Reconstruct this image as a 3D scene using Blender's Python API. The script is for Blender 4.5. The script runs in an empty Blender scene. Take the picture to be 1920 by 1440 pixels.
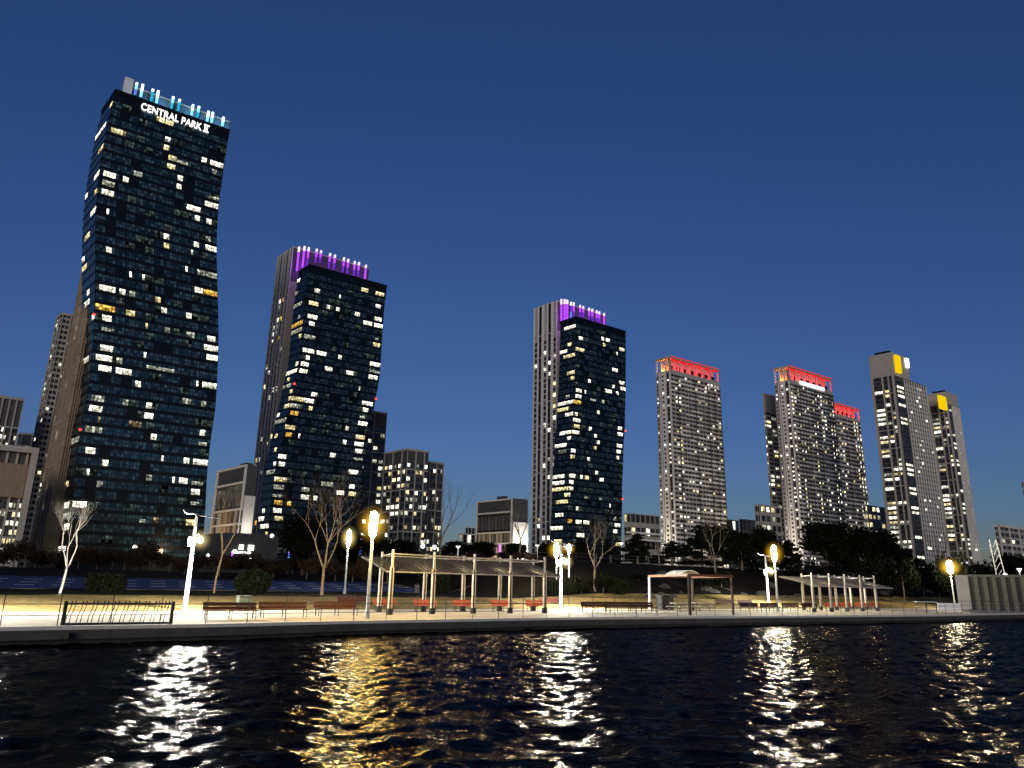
import bpy, math, random
import numpy as np
R_ = random.Random(7)
rad = math.radians
scene = bpy.context.scene
COL = scene.collection

# ------------------------------------------------------------------ camera
FPX, HOR, CZ = 1380.0, 375.0, 2.1
PITCH, ROLL = math.atan(HOR / FPX), rad(1.2)
_c, _s = math.cos(ROLL), math.sin(ROLL)
FW = np.array((0, math.cos(PITCH), math.sin(PITCH)))
U0 = np.array((0, -math.sin(PITCH), math.cos(PITCH)))
X0 = np.array((1.0, 0, 0))
RT, UP = _c * X0 + _s * U0, -_s * X0 + _c * U0
EYE = np.array((0, 0, CZ))


def ray(px, py):
    return RT * ((px - 960) / FPX) + UP * ((720 - py) / FPX) + FW


def at(px, py, y):                       # world point seen at a pixel, y metres ahead
    r = ray(px, py)
    return EYE + r * (y / r[1])


def ground(px, py, z=0.0):
    r = ray(px, py)
    return EYE + r * ((z - CZ) / r[2])


cam = bpy.data.cameras.new("camera")
cam.sensor_fit = 'HORIZONTAL'
cam.sensor_width = 36.0
cam.lens = FPX / 1920 * 36
cam.clip_start, cam.clip_end = 0.1, 20000
cam_o = bpy.data.objects.new("camera", cam)
COL.objects.link(cam_o)
from mathutils import Matrix, Vector
cam_o.matrix_world = Matrix(((RT[0], UP[0], -FW[0], 0), (RT[1], UP[1], -FW[1], 0), (RT[2], UP[2], -FW[2], CZ), (0, 0, 0, 1)))
scene.camera = cam_o

# ------------------------------------------------------------------ materials
M = {}


def nodes(name):
    m = bpy.data.materials.new(name)
    m.use_nodes = True
    nt = m.node_tree
    for n in list(nt.nodes):
        nt.nodes.remove(n)
    out = nt.nodes.new('ShaderNodeOutputMaterial')
    M[name] = m
    return m, nt, out


def mth(nt, op, a, b=None):
    n = nt.nodes.new('ShaderNodeMath')
    n.operation = op
    for i, v in enumerate((a, b)):
        if v is None:
            continue
        if isinstance(v, (int, float)):
            n.inputs[i].default_value = v
        else:
            nt.links.new(v, n.inputs[i])
    return n.outputs[0]


def mat(name, col, rough=0.7, metal=0.0, var=0.25, scale=3.0, bump=0.0, spec=0.4, stretch=(1, 1, 1)):
    m, nt, out = nodes(name)
    p = nt.nodes.new('ShaderNodeBsdfPrincipled')
    p.inputs['Roughness'].default_value = rough
    p.inputs['Metallic'].default_value = metal
    p.inputs['Specular IOR Level'].default_value = spec
    tc = nt.nodes.new('ShaderNodeTexCoord')
    mp = nt.nodes.new('ShaderNodeMapping')
    mp.inputs['Scale'].default_value = stretch
    nz = nt.nodes.new('ShaderNodeTexNoise')
    nz.inputs['Scale'].default_value = scale
    nz.inputs['Detail'].default_value = 6
    nz.inputs['Roughness'].default_value = 0.65
    nt.links.new(tc.outputs['Object'], mp.inputs['Vector'])
    nt.links.new(mp.outputs[0], nz.inputs['Vector'])
    rp = nt.nodes.new('ShaderNodeValToRGB')
    rp.color_ramp.elements[0].position = 0.25
    rp.color_ramp.elements[1].position = 0.75
    rp.color_ramp.elements[0].color = (*[c * (1 - var) for c in col], 1)
    rp.color_ramp.elements[1].color = (*[min(1, c * (1 + var)) for c in col], 1)
    nt.links.new(nz.outputs['Fac'], rp.inputs[0])
    nt.links.new(rp.outputs[0], p.inputs['Base Color'])
    if bump:
        b = nt.nodes.new('ShaderNodeBump')
        b.inputs['Strength'].default_value = bump
        b.inputs['Distance'].default_value = 0.1
        nt.links.new(nz.outputs['Fac'], b.inputs['Height'])
        nt.links.new(b.outputs[0], p.inputs['Normal'])
    nt.links.new(p.outputs[0], out.inputs[0])
    return m


def glow(name, col, strength, sample=False):
    m, nt, out = nodes(name)
    e = nt.nodes.new('ShaderNodeEmission')
    e.inputs[0].default_value = (*col, 1)
    e.inputs[1].default_value = strength
    nt.links.new(e.outputs[0], out.inputs[0])
    m.cycles.emission_sampling = 'FRONT' if sample else 'NONE'
    return m


def pane_mask(nt, edge):
    """UV counts panes: 1 inside a pane, 0 on the bars between panes."""
    uv = nt.nodes.new('ShaderNodeUVMap')
    sp = nt.nodes.new('ShaderNodeSeparateXYZ')
    nt.links.new(uv.outputs[0], sp.inputs[0])
    out = None
    for k in (0, 1):
        f = mth(nt, 'FRACT', sp.outputs[k])
        a = mth(nt, 'GREATER_THAN', f, edge)
        b = mth(nt, 'LESS_THAN', f, 1 - edge)
        ab = mth(nt, 'MULTIPLY', a, b)
        out = ab if out is None else mth(nt, 'MULTIPLY', out, ab)
    fl = nt.nodes.new('ShaderNodeVectorMath')
    fl.operation = 'FLOOR'
    nt.links.new(uv.outputs[0], fl.inputs[0])
    wn = nt.nodes.new('ShaderNodeTexWhiteNoise')
    wn.noise_dimensions = '2D'
    nt.links.new(fl.outputs[0], wn.inputs['Vector'])
    return uv, out, wn.outputs['Value']


def lit(name, col, strength, lo=0.22):
    m, nt, out = nodes(name)
    uv, mask, rnd = pane_mask(nt, 0.07)
    nz = nt.nodes.new('ShaderNodeTexNoise')
    nz.inputs['Scale'].default_value = 1.1
    nz.inputs['Detail'].default_value = 3
    nt.links.new(uv.outputs[0], nz.inputs['Vector'])
    v = mth(nt, 'ADD', mth(nt, 'MULTIPLY', rnd, 1 - lo), lo)
    w = mth(nt, 'MULTIPLY', mth(nt, 'POWER', mth(nt, 'MULTIPLY', nz.outputs['Fac'], 1.85), 3.0), v)
    mm = mth(nt, 'ADD', mth(nt, 'MULTIPLY', mask, 0.9), 0.1)
    sp = nt.nodes.new('ShaderNodeSeparateXYZ')          # rooms are brightest near the ceiling lamp
    nt.links.new(uv.outputs[0], sp.inputs[0])
    hgt = mth(nt, 'FRACT', mth(nt, 'MULTIPLY', sp.outputs[1], 0.5))
    w = mth(nt, 'MULTIPLY', w, mth(nt, 'ADD', mth(nt, 'MULTIPLY', hgt, 1.0), 0.45))
    st = mth(nt, 'MULTIPLY', mth(nt, 'MULTIPLY', w, mm), strength)
    e = nt.nodes.new('ShaderNodeEmission')
    e.inputs[0].default_value = (*col, 1)
    nt.links.new(st, e.inputs[1])
    nt.links.new(e.outputs[0], out.inputs[0])
    m.cycles.emission_sampling = 'NONE'
    return m


def dark_glass(name, a, b, spec=0.5, rough=0.12, frame=(0.006, 0.007, 0.008)):
    m, nt, out = nodes(name)
    uv, mask, rnd = pane_mask(nt, 0.09)
    r3 = mth(nt, 'POWER', rnd, 2.0)
    mx = nt.nodes.new('ShaderNodeMix')
    mx.data_type = 'RGBA'
    mx.inputs['A'].default_value = (*a, 1)
    mx.inputs['B'].default_value = (*b, 1)
    nt.links.new(r3, mx.inputs['Factor'])
    m2 = nt.nodes.new('ShaderNodeMix')
    m2.data_type = 'RGBA'
    m2.inputs['A'].default_value = (*frame, 1)
    nt.links.new(mx.outputs['Result'], m2.inputs['B'])
    nt.links.new(mask, m2.inputs['Factor'])
    p = nt.nodes.new('ShaderNodeBsdfPrincipled')
    p.inputs['Roughness'].default_value = rough
    p.inputs['Specular IOR Level'].default_value = spec
    nt.links.new(m2.outputs['Result'], p.inputs['Base Color'])
    nt.links.new(p.outputs[0], out.inputs[0])
    return m


mat('concrete', (0.055, 0.053, 0.048), 0.85, var=0.3, scale=1.2, bump=0.25)
mat('wet_concrete', (0.035, 0.035, 0.035), 0.6, var=0.4, scale=2)
mat('paving', (0.35, 0.315, 0.25), 0.85, var=0.3, scale=0.9, bump=0.1)
mat('coping', (0.5, 0.48, 0.43), 0.8, var=0.15, scale=4)
mat('dry_grass', (0.17, 0.125, 0.05), 0.95, var=0.55, scale=1.6, bump=0.9, spec=0.05)
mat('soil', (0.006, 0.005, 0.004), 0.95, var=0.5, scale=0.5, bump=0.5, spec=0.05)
mat('blue_paving', (0.018, 0.03, 0.10), 0.8, var=0.3, scale=1.5, spec=0.1)
mat('white_paint', (0.5, 0.53, 0.6), 0.7, var=0.1)
mat('stone', (0.31, 0.285, 0.255), 0.8, var=0.12, scale=0.12)
mat('stone_light', (0.52, 0.505, 0.48), 0.8, var=0.1, scale=0.12)
mat('stone_grey', (0.28, 0.272, 0.26), 0.8, var=0.15, scale=0.15)
mat('stone_dark', (0.045, 0.045, 0.048), 0.75, var=0.2, scale=0.2)
mat('white_wall', (0.72, 0.70, 0.66), 0.8, var=0.06, scale=0.2)
mat('spandrel', (0.003, 0.005, 0.007), 0.35, var=0.3, scale=0.3, spec=0.2)
mat('brown_cladding', (0.20, 0.145, 0.09), 0.7, var=0.45, scale=0.8, stretch=(6, 6, 0.15))
mat('metal_white', (0.75, 0.76, 0.77), 0.4, var=0.05)
mat('metal_grey', (0.30, 0.33, 0.37), 0.45, metal=0.3, var=0.1)
mat('metal_dark', (0.02, 0.02, 0.022), 0.5, var=0.2)
mat('red_wood', (0.30, 0.06, 0.028), 0.55, var=0.35, scale=6, stretch=(0.4, 6, 6))
mat('backlit_red_wood', (0.045, 0.006, 0.004), 0.6, var=0.35, scale=6, stretch=(0.4, 6, 6))  # same bench wood, darkened to carry the shade of backlit benches
mat('pale_wood', (0.42, 0.39, 0.35), 0.7, var=0.25, scale=5, stretch=(4, 4, 0.3))
mat('post_grey', (0.42, 0.41, 0.39), 0.7)
mat('grey_slat', (0.055, 0.052, 0.05), 0.8, var=0.3, scale=4)
mat('canopy_membrane', (0.62, 0.60, 0.55), 0.6, var=0.08)
mat('box_green', (0.05, 0.06, 0.045), 0.8)
mat('brown_beam', (0.15, 0.065, 0.035), 0.6, var=0.3)
mat('dark_post', (0.035, 0.02, 0.014), 0.6, var=0.3)
mat('concrete_fin', (0.10, 0.097, 0.085), 0.85, var=0.3)
mat('slab_stone', (0.25, 0.20, 0.145), 0.8, var=0.25, scale=0.15)
mat('rock', (0.022, 0.021, 0.02), 0.9, var=0.5, scale=1.5, bump=0.6)
mat('bark_pale', (0.62, 0.59, 0.54), 0.9, var=0.25, scale=8, stretch=(1, 1, 0.3))
mat('bark', (0.21, 0.15, 0.09), 0.9, var=0.35, scale=8, stretch=(1, 1, 0.3))
mat('bark_dark', (0.055, 0.045, 0.035), 0.9, var=0.3, scale=8)
mat('leaf_dark', (0.003, 0.004, 0.002), 0.8, var=0.6, scale=0.8, spec=0.05)
mat('leaf_shrub', (0.007, 0.009, 0.004), 0.8, var=0.6, scale=1.5, spec=0.08)
mat('twig_brown', (0.022, 0.014, 0.010), 0.9, var=0.5, scale=0.8, spec=0.05)
mat('panel_dark', (0.01, 0.011, 0.016), 0.3, var=0.2)
dark_glass('glass_teal', (0.006, 0.014, 0.020), (0.05, 0.115, 0.145), spec=0.5)
dark_glass('glass_navy', (0.005, 0.010, 0.014), (0.05, 0.085, 0.11), spec=0.45)
dark_glass('glass_plain', (0.010, 0.011, 0.012), (0.07, 0.072, 0.075), spec=0.3, rough=0.2)
dark_glass('glass_bright_teal', (0.012, 0.04, 0.055), (0.03, 0.09, 0.12), spec=0.5)
lit('lit_white', (1.0, 0.95, 0.78), 3.6)
lit('lit_warm', (1.0, 0.82, 0.42), 2.4)
lit('lit_amber', (1.0, 0.56, 0.10), 1.9)
lit('lit_dim', (0.80, 0.82, 0.66), 1.0, lo=0.12)
lit('lit_faint', (0.45, 0.62, 0.55), 0.16, lo=0.0)
lit('lit_dusk', (0.75, 0.55, 0.35), 0.6, lo=0.1)
glow('sign_white', (1, 0.97, 0.95), 2.2)
glow('tube_white', (0.72, 0.93, 1.0), 2.6)
glow('tube_cyan', (0.02, 0.42, 0.62), 1.1)
glow('tube_blue', (0.10, 0.20, 0.75), 1.2)
glow('tube_purple', (0.42, 0.06, 0.95), 1.5)
glow('tube_violet', (0.17, 0.03, 0.62), 1.0)
glow('tube_lilac', (0.90, 0.62, 1.0), 1.7)
glow('tube_ice', (0.25, 0.72, 0.95), 1.5)
glow('yellow_light', (1.0, 0.66, 0.0), 0.95)
glow('red_beacon', (1.0, 0.05, 0.06), 2.5)
glow('red_strip', (1.0, 0.012, 0.02), 0.8)
glow('shop_light', (1.0, 0.97, 0.86), 4.0)
glow('point_white', (1.0, 0.93, 0.78), 3.0)
glow('point_blue', (0.10, 0.25, 1.0), 2.0)
glow('point_purple', (0.6, 0.15, 1.0), 2.0)
glow('amber_core', (1.0, 0.65, 0.18), 700.0, True)
glow('pale_amber_core', (1.0, 0.82, 0.50), 520.0, True)
glow('cream_core', (1.0, 0.88, 0.58), 500.0, True)
glow('led_core', (1.0, 0.95, 0.82), 9500.0, True)


def halo_volume(name, col, strength):
    """bloom halo round a lamp: an added volume that glows most in its middle"""
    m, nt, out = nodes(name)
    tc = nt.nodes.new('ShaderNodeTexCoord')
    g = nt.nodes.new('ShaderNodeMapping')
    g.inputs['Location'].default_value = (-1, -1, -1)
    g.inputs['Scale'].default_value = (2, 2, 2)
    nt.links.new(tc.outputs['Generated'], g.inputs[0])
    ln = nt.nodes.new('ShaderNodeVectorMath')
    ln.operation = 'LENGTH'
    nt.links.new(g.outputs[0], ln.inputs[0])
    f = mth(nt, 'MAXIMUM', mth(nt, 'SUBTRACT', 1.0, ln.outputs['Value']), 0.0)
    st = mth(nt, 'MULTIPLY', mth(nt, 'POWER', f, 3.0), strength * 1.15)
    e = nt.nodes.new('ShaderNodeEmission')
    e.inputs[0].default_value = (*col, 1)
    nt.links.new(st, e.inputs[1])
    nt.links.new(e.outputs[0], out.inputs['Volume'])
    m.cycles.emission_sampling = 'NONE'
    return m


halo_volume('amber_halo', (1.0, 0.56, 0.02), 2.4)
halo_volume('cream_halo', (1.0, 0.75, 0.22), 3.0)
halo_volume('led_halo', (1.0, 0.80, 0.30), 2.2)


# ------------------------------------------------------------------ mesh building
class MB:
    def __init__(s):
        s.v, s.f, s.m, s.uv = [], [], [], []
        s.slots = []

    def slot(s, m):
        if m not in s.slots:
            s.slots.append(m)
        return s.slots.index(m)

    def face(s, pts, m, uv=None):
        i = len(s.v)
        s.v.extend(tuple(map(float, p)) for p in pts)
        s.f.append(tuple(range(i, i + len(pts))))
        s.m.append(s.slot(m))
        s.uv.append(uv or [(0.5, 0.5)] * len(pts))

    def hexa(s, p, m, skip=()):
        """p: 8 points, bottom ring 0-3, top ring 4-7"""
        for k, q in enumerate(((3, 2, 1, 0), (4, 5, 6, 7), (0, 1, 5, 4), (1, 2, 6, 5), (2, 3, 7, 6), (3, 0, 4, 7))):
            if k not in skip:
                s.face([p[i] for i in q], m)

    def box(s, c, sz, m, rz=0.0, tilt=None):
        x, y, z = (d / 2 for d in sz)
        pts = [Vector(q) for q in ((-x, -y, -z), (x, -y, -z), (x, y, -z), (-x, y, -z), (-x, -y, z), (x, -y, z), (x, y, z), (-x, y, z))]
        r = Matrix.Rotation(rz, 3, 'Z')
        if tilt:
            r = r @ Matrix.Rotation(tilt[1], 3, tilt[0])
        s.hexa([r @ q + Vector(c) for q in pts], m)

    def prism(s, poly, z0, z1, m, top=None):
        n = len(poly)
        for i in range(n):
            a, b = poly[i], poly[(i + 1) % n]
            s.face([(a[0], a[1], z0), (b[0], b[1], z0), (b[0], b[1], z1), (a[0], a[1], z1)], m)
        s.face([(p[0], p[1], z1) for p in poly], top or m)

    def tube(s, pts, r, m, n=6, cap=True):
        pts = [Vector(p) for p in pts]
        if isinstance(r, (int, float)):
            r = [r] * len(pts)
        base = len(s.v)
        k = s.slot(m)
        for i, p in enumerate(pts):
            d = (pts[min(i + 1, len(pts) - 1)] - pts[max(i - 1, 0)])
            d = d.normalized() if d.length > 1e-9 else Vector((0, 0, 1))
            a = d.cross(Vector((0, 0, 1)) if abs(d.z) < 0.9 else Vector((1, 0, 0))).normalized()
            b = d.cross(a)
            for j in range(n):
                t = 2 * math.pi * j / n
                s.v.append(tuple(p + (a * math.cos(t) + b * math.sin(t)) * r[i]))
        for i in range(len(pts) - 1):
            for j in range(n):
                s.f.append((base + i * n + j, base + i * n + (j + 1) % n, base + (i + 1) * n + (j + 1) % n, base + (i + 1) * n + j))
                s.m.append(k)
                s.uv.append([(0.5, 0.5)] * 4)
        if cap:
            for i in (0, len(pts) - 1):
                s.f.append(tuple(base + i * n + j for j in range(n)))
                s.m.append(k)
                s.uv.append([(0.5, 0.5)] * n)

    def lathe(s, c, prof, m, n=12):
        s.tube([(c[0], c[1], c[2] + z) for _, z in prof], [max(r, 1e-3) for r, _ in prof], m, n)

    def build(s, name, parent=None, label=None, cat=None, group=None, kind=None, smooth=False, origin=None):
        me = bpy.data.meshes.new(name)
        v = np.array(s.v, dtype=float).reshape(-1, 3)
        if origin is not None:
            v = v - np.array(origin, dtype=float)
        me.from_pydata([tuple(p) for p in v], [], s.f)
        for m in s.slots:
            me.materials.append(M[m])
        me.polygons.foreach_set('material_index', s.m)
        lay = me.uv_layers.new(name='UVMap')
        lay.data.foreach_set('uv', [c for u in s.uv for p in u for c in p])
        if smooth:
            me.polygons.foreach_set('use_smooth', [True] * len(me.polygons))
        me.update()
        o = bpy.data.objects.new(name, me)
        COL.objects.link(o)
        if origin is not None and parent is None:
            o.location = origin
        if parent is not None:
            o.parent = parent
        tag(o, label, cat, group, kind)
        return o


def tag(o, label=None, cat=None, group=None, kind=None):
    for k, v in (('label', label), ('category', cat), ('group', group), ('kind', kind)):
        if v:
            o[k] = v
    return o


def thing(name, label, cat, loc=(0, 0, 0), rz=0.0, group=None):
    o = bpy.data.objects.new(name, None)
    o.empty_display_size = 0.3
    COL.objects.link(o)
    o.location = tuple(map(float, loc))
    o.rotation_euler = (0, 0, rz)
    return tag(o, label, cat, group)


def dup(root, loc, rz=0.0, label=None, group=None, scale=None):
    r = root.copy()
    COL.objects.link(r)
    r.location = tuple(map(float, loc))
    r.rotation_euler = (0, 0, rz)
    if scale is not None:
        r.scale = scale if hasattr(scale, '__len__') else (scale,) * 3
    tag(r, label, None, group)
    for ch in list(root.children):
        c = ch.copy()
        COL.objects.link(c)
        c.parent = r
        for g in list(ch.children):
            d = g.copy()
            COL.objects.link(d)
            d.parent = c
    return r


# ------------------------------------------------------------------ quay frame and terrain
E_ = np.array((0.807, 0.590))
N_ = np.array((-0.590, 0.807))
QROT = math.atan2(E_[1], E_[0])
P0 = ground(0, 1177)[:2]
_qs = []
for px, py in ((0, 1177), (200, 1174), (400, 1171), (660, 1165), (1060, 1158.5), (1400, 1156), (1760, 1153), (1920, 1150)):
    d_ = ground(px, py)[:2] - P0
    _qs.append((float(d_ @ E_), float(d_ @ N_)))
_qx, _qy = zip(*_qs)


def bend(s):
    return float(np.interp(s, _qx, _qy))


def q(s, t, z=None):
    p = P0 + E_ * s + N_ * (t + bend(s))
    return np.array((p[0], p[1], zt(s, t) if z is None else z))


def st(p):
    d = np.array(p[:2]) - P0
    s = float(d @ E_)
    return s, float(d @ N_) - bend(s)


PROF_L = ((0, 0), (15, 0), (20, 0.25), (26, 0.62), (34, 0.72), (42, 0.88), (55, 1.9), (62, 2.3), (80, 2.9), (140, 3), (1e4, 3))
PROF_R = ((0, 0), (15, 0), (20, 0.25), (26, 0.8), (30, 1.8), (35, 3.8), (40, 5.2), (46, 5.5), (80, 5.2), (140, 4), (1e4, 3))
_tl, _zl = zip(*PROF_L)
_tr, _zr = zip(*PROF_R)


def zt(s, t):
    w = min(1, max(0, (s - 46) / 16))
    w = w * w * (3 - 2 * w)
    return float(np.interp(t, _tl, _zl) * (1 - w) + np.interp(t, _tr, _zr) * w)


def zxy(x, y):
    s, t = st((x, y))
    return zt(s, max(0, t))


def terr(px, py, tmin=0.0):
    """first terrain point seen at a pixel"""
    r = ray(px, py)
    y = 15.0
    while y < 400:
        p = EYE + r * (y / r[1])
        s, t = st(p)
        if t >= tmin and p[2] <= zt(s, t):
            return p
        y += 0.15
    return None


def foot(px, y):
    """terrain point below pixel column px at distance y"""
    p = at(px, 1080, y)
    return np.array((p[0], p[1], zxy(p[0], p[1])))


def ztop(px, py, p):
    return float(at(px, py, p[1])[2])


def strip(name, s0, s1, ts, m, kind='structure', ds=2.0, dz=0.0, jit=0.0, label=None, cat=None):
    mb = MB()
    k = mb.slot(m)
    ss = list(np.arange(s0, s1 + 1e-6, ds))
    for s in ss:
        for t in ts:
            p = q(s, t)
            mb.v.append((p[0], p[1], p[2] + dz + (R_.uniform(-jit, jit) if jit else 0)))
    n = len(ts)
    for i in range(len(ss) - 1):
        for j in range(n - 1):
            mb.f.append((i * n + j, (i + 1) * n + j, (i + 1) * n + j + 1, i * n + j + 1))
            mb.m.append(k)
            mb.uv.append([(0.5, 0.5)] * 4)
    return mb.build(name, kind=kind, label=label, cat=cat, smooth=True)


SL, SR = -60, 260
strip('promenade', SL, SR, (0.5, 4, 8, 12, 15), 'paving')
strip('lawn', SL, SR, (15, 16, 17, 18, 19, 20, 21.5, 23, 24.5, 26, 28), 'dry_grass', ds=1.0, jit=0.035)
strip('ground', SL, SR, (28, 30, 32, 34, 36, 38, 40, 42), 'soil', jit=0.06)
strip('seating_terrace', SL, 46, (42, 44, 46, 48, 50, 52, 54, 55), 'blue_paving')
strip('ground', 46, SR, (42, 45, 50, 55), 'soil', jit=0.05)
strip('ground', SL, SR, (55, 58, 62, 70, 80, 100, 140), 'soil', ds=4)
mb = MB()
a, b = q(SL, 140, 3), q(SR, 140, 3)
for p4 in (((-5000, 0), (SL, 0), (SL, 1), (-5000, 1)), ((SL, 0), (SR, 0), (SR, 1), (SL, 1)), ((SR, 0), (6000, 0), (6000, 1), (SR, 1))):
    pts = []
    for s, far in p4:
        tt = 9000 if far else (140 if SL <= s <= SR else 20)
        pts.append(tuple(q(s, tt, 3.0 if (far or SL <= s <= SR) else 2.0)))
    mb.face(pts, 'soil')
mb.build('ground', kind='structure')
# white dashes painted on the terrace steps
mb = MB()
s = SL + 2
while s < 44:
    for k in range(3):
        t = 45.2 + k * 3.0
        s0 = s + k * 0.55
        a, b, c, d = q(s0, t), q(s0 + 1.5, t), q(s0 + 1.5, t + 0.32), q(s0, t + 0.32)
        mb.face([p + np.array((0, 0, 0.012)) for p in (a, b, c, d)], 'white_paint')
    s += 2.9
mb.build('painted_marking', kind='structure')

# quay wall
mb = MB()
for i in range(int((SR - SL) / 2)):
    s0, s1 = SL + 2 * i, SL + 2 * i + 2
    for (t0, t1, z0, z1, m) in ((-0.06, 0.5, -0.12, 0.03, 'coping'), (0.0, 0.5, -0.5, -0.12, 'concrete'), (0.5, 1.0, -2.0, -0.01, 'wet_concrete')):
        p = [q(s0, t0, z0), q(s1, t0, z0), q(s1, t1, z0), q(s0, t1, z0), q(s0, t0, z1), q(s1, t0, z1), q(s1, t1, z1), q(s0, t1, z1)]
        mb.hexa(p, m, skip=(3, 5))
qw = mb.build('quay_wall', label='long low concrete quay wall with pale coping along the water', cat='quay wall')
mb = MB()
for i in range(24):
    s0 = SL + i * 2.6
    s1 = s0 + 2.6
    if s1 > st(ground(335, 1172))[0]:
        s1 = st(ground(335, 1172))[0]
    if s1 <= s0:
        break
    mb.hexa([q(s0, -0.55, -0.46), q(s1, -0.55, -0.46), q(s1, -0.003, -0.46), q(s0, -0.003, -0.46), q(s0, -0.55, -0.2), q(s1, -0.55, -0.2), q(s1, -0.003, -0.2), q(s0, -0.003, -0.2)], 'concrete', skip=(3, 5))
mb.build('ledge', parent=qw)
mb = MB()
for i in range(60):
    s0 = SL + 3.2 * i
    p = q(s0, -0.004, 0)
    mb.box((p[0], p[1], -0.31), (0.05, 0.012, 0.36), 'wet_concrete', rz=QROT)
mb.build('joint', parent=qw)

# ------------------------------------------------------------------ water
rng = np.random.default_rng(3)
ds, dt = 0.15, 0.075
sv = np.arange(-46, 122, ds)
tv = np.arange(-36, 1.2, dt)
S, T = np.meshgrid(sv, tv, indexing='ij')
B = np.interp(S, _qx, _qy)
WX = P0[0] + E_[0] * S + N_[0] * (T + B)
WY = P0[1] + E_[1] * S + N_[1] * (T + B)
ZZ = np.zeros_like(WX)
main = math.atan2(-1.0, 0.12)
for lam, nw, slope in ((6.0, 5, 0.008), (2.6, 8, 0.026), (1.3, 14, 0.065), (0.75, 18, 0.10), (0.46, 16, 0.085)):
    for k in range(nw):
        l = lam * rng.uniform(0.75, 1.3)
        th = main + rng.normal(0, 0.8)
        kx, ky = 2 * math.pi / l * math.cos(th), 2 * math.pi / l * math.sin(th)
        ph = kx * WX + ky * WY + rng.uniform(0, 6.28)
        amp = slope * math.sqrt(2.0 / nw) / (2 * math.pi / l)
        ZZ += amp * (np.sin(ph) + 0.22 * np.cos(2 * ph))
ZZ *= 1.12
fade = np.clip(np.minimum.reduce([S - sv[0], sv[-1] - S, T - tv[0]]) / 3.0, 0, 1)
Z = -0.72 + ZZ * fade
ns, ntt = S.shape
me = bpy.data.meshes.new('water')
nv = ns * ntt
co = np.stack([WX, WY, Z], -1).reshape(-1, 3)
far = [(-900, -36), (-46, -36), (122 - 0.22, -36), (1200, -36), (-900, -900), (1200, -900), (-900, 1.5), (1200, 1.5)]
ex = []
s_end = sv[-1]
for s_, t_ in ((-900, -900), (1500, -900), (1500, tv[0]), (s_end, tv[0]), (sv[0], tv[0]), (-900, tv[0]), (-900, tv[-1]), (sv[0], tv[-1]), (s_end, tv[-1]), (1500, tv[-1])):
    p = q(s_, t_, -0.72)
    ex.append(p)
co = np.vstack([co, np.array(ex)])
idx = np.arange(nv).reshape(ns, ntt)
quads = np.stack([idx[:-1, :-1], idx[1:, :-1], idx[1:, 1:], idx[:-1, 1:]], -1).reshape(-1, 4)
exq = np.array([[nv + 0, nv + 1, nv + 2, nv + 5], [nv + 5, nv + 4, nv + 7, nv + 6], [nv + 3, nv + 2, nv + 9, nv + 8]])
quads = np.vstack([quads, exq])
me.vertices.add(len(co))
me.vertices.foreach_set('co', co.ravel())
me.loops.add(quads.size)
me.loops.foreach_set('vertex_index', quads.ravel().astype(np.int32))
me.polygons.add(len(quads))
me.polygons.foreach_set('loop_start', np.arange(0, quads.size, 4, dtype=np.int32))
me.polygons.foreach_set('loop_total', np.full(len(quads), 4, dtype=np.int32))
me.polygons.foreach_set('use_smooth', np.ones(len(quads), dtype=bool))
me.update(calc_edges=True)
me.validate()
m, nt, out = nodes('water')
fr = nt.nodes.new('ShaderNodeFresnel')
fr.inputs['IOR'].default_value = 1.33
df = nt.nodes.new('ShaderNodeBsdfDiffuse')
df.inputs[0].default_value = (0.0012, 0.0016, 0.0022, 1)
p = nt.nodes.new('ShaderNodeBsdfGlossy')
p.inputs['Roughness'].default_value = 0.13
mxs = nt.nodes.new('ShaderNodeMixShader')
nt.links.new(mth(nt, 'MULTIPLY', fr.outputs[0], 0.24), mxs.inputs[0])
nt.links.new(df.outputs[0], mxs.inputs[1])
nt.links.new(p.outputs[0], mxs.inputs[2])
tc = nt.nodes.new('ShaderNodeTexCoord')
hs = None
for sc_, det, wt in ((4.6, 3, 1.0), (13.0, 3, 0.4)):
    mp = nt.nodes.new('ShaderNodeMapping')
    mp.inputs['Scale'].default_value = (0.4, 1.0, 1)
    nz = nt.nodes.new('ShaderNodeTexNoise')
    nz.inputs['Scale'].default_value = sc_
    nz.inputs['Detail'].default_value = det
    nt.links.new(tc.outputs['Object'], mp.inputs[0])
    nt.links.new(mp.outputs[0], nz.inputs[0])
    h = mth(nt, 'MULTIPLY', nz.outputs['Fac'], wt)
    hs = h if hs is None else mth(nt, 'ADD', hs, h)
bp = nt.nodes.new('ShaderNodeBump')
bp.inputs['Strength'].default_value = 0.6
bp.inputs['Distance'].default_value = 0.12
nt.links.new(hs, bp.inputs['Height'])
nt.links.new(bp.outputs[0], p.inputs['Normal'])
nt.links.new(bp.outputs[0], fr.inputs['Normal'])
nt.links.new(mxs.outputs[0], out.inputs[0])
me.materials.append(m)
wo = bpy.data.objects.new('water', me)
COL.objects.link(wo)
wo['kind'] = 'structure'

# ------------------------------------------------------------------ building faces
DR = np.array((math.sin(rad(54)), math.cos(rad(54))))
DL = np.array((-math.sin(rad(43)), math.cos(rad(43))))


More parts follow.
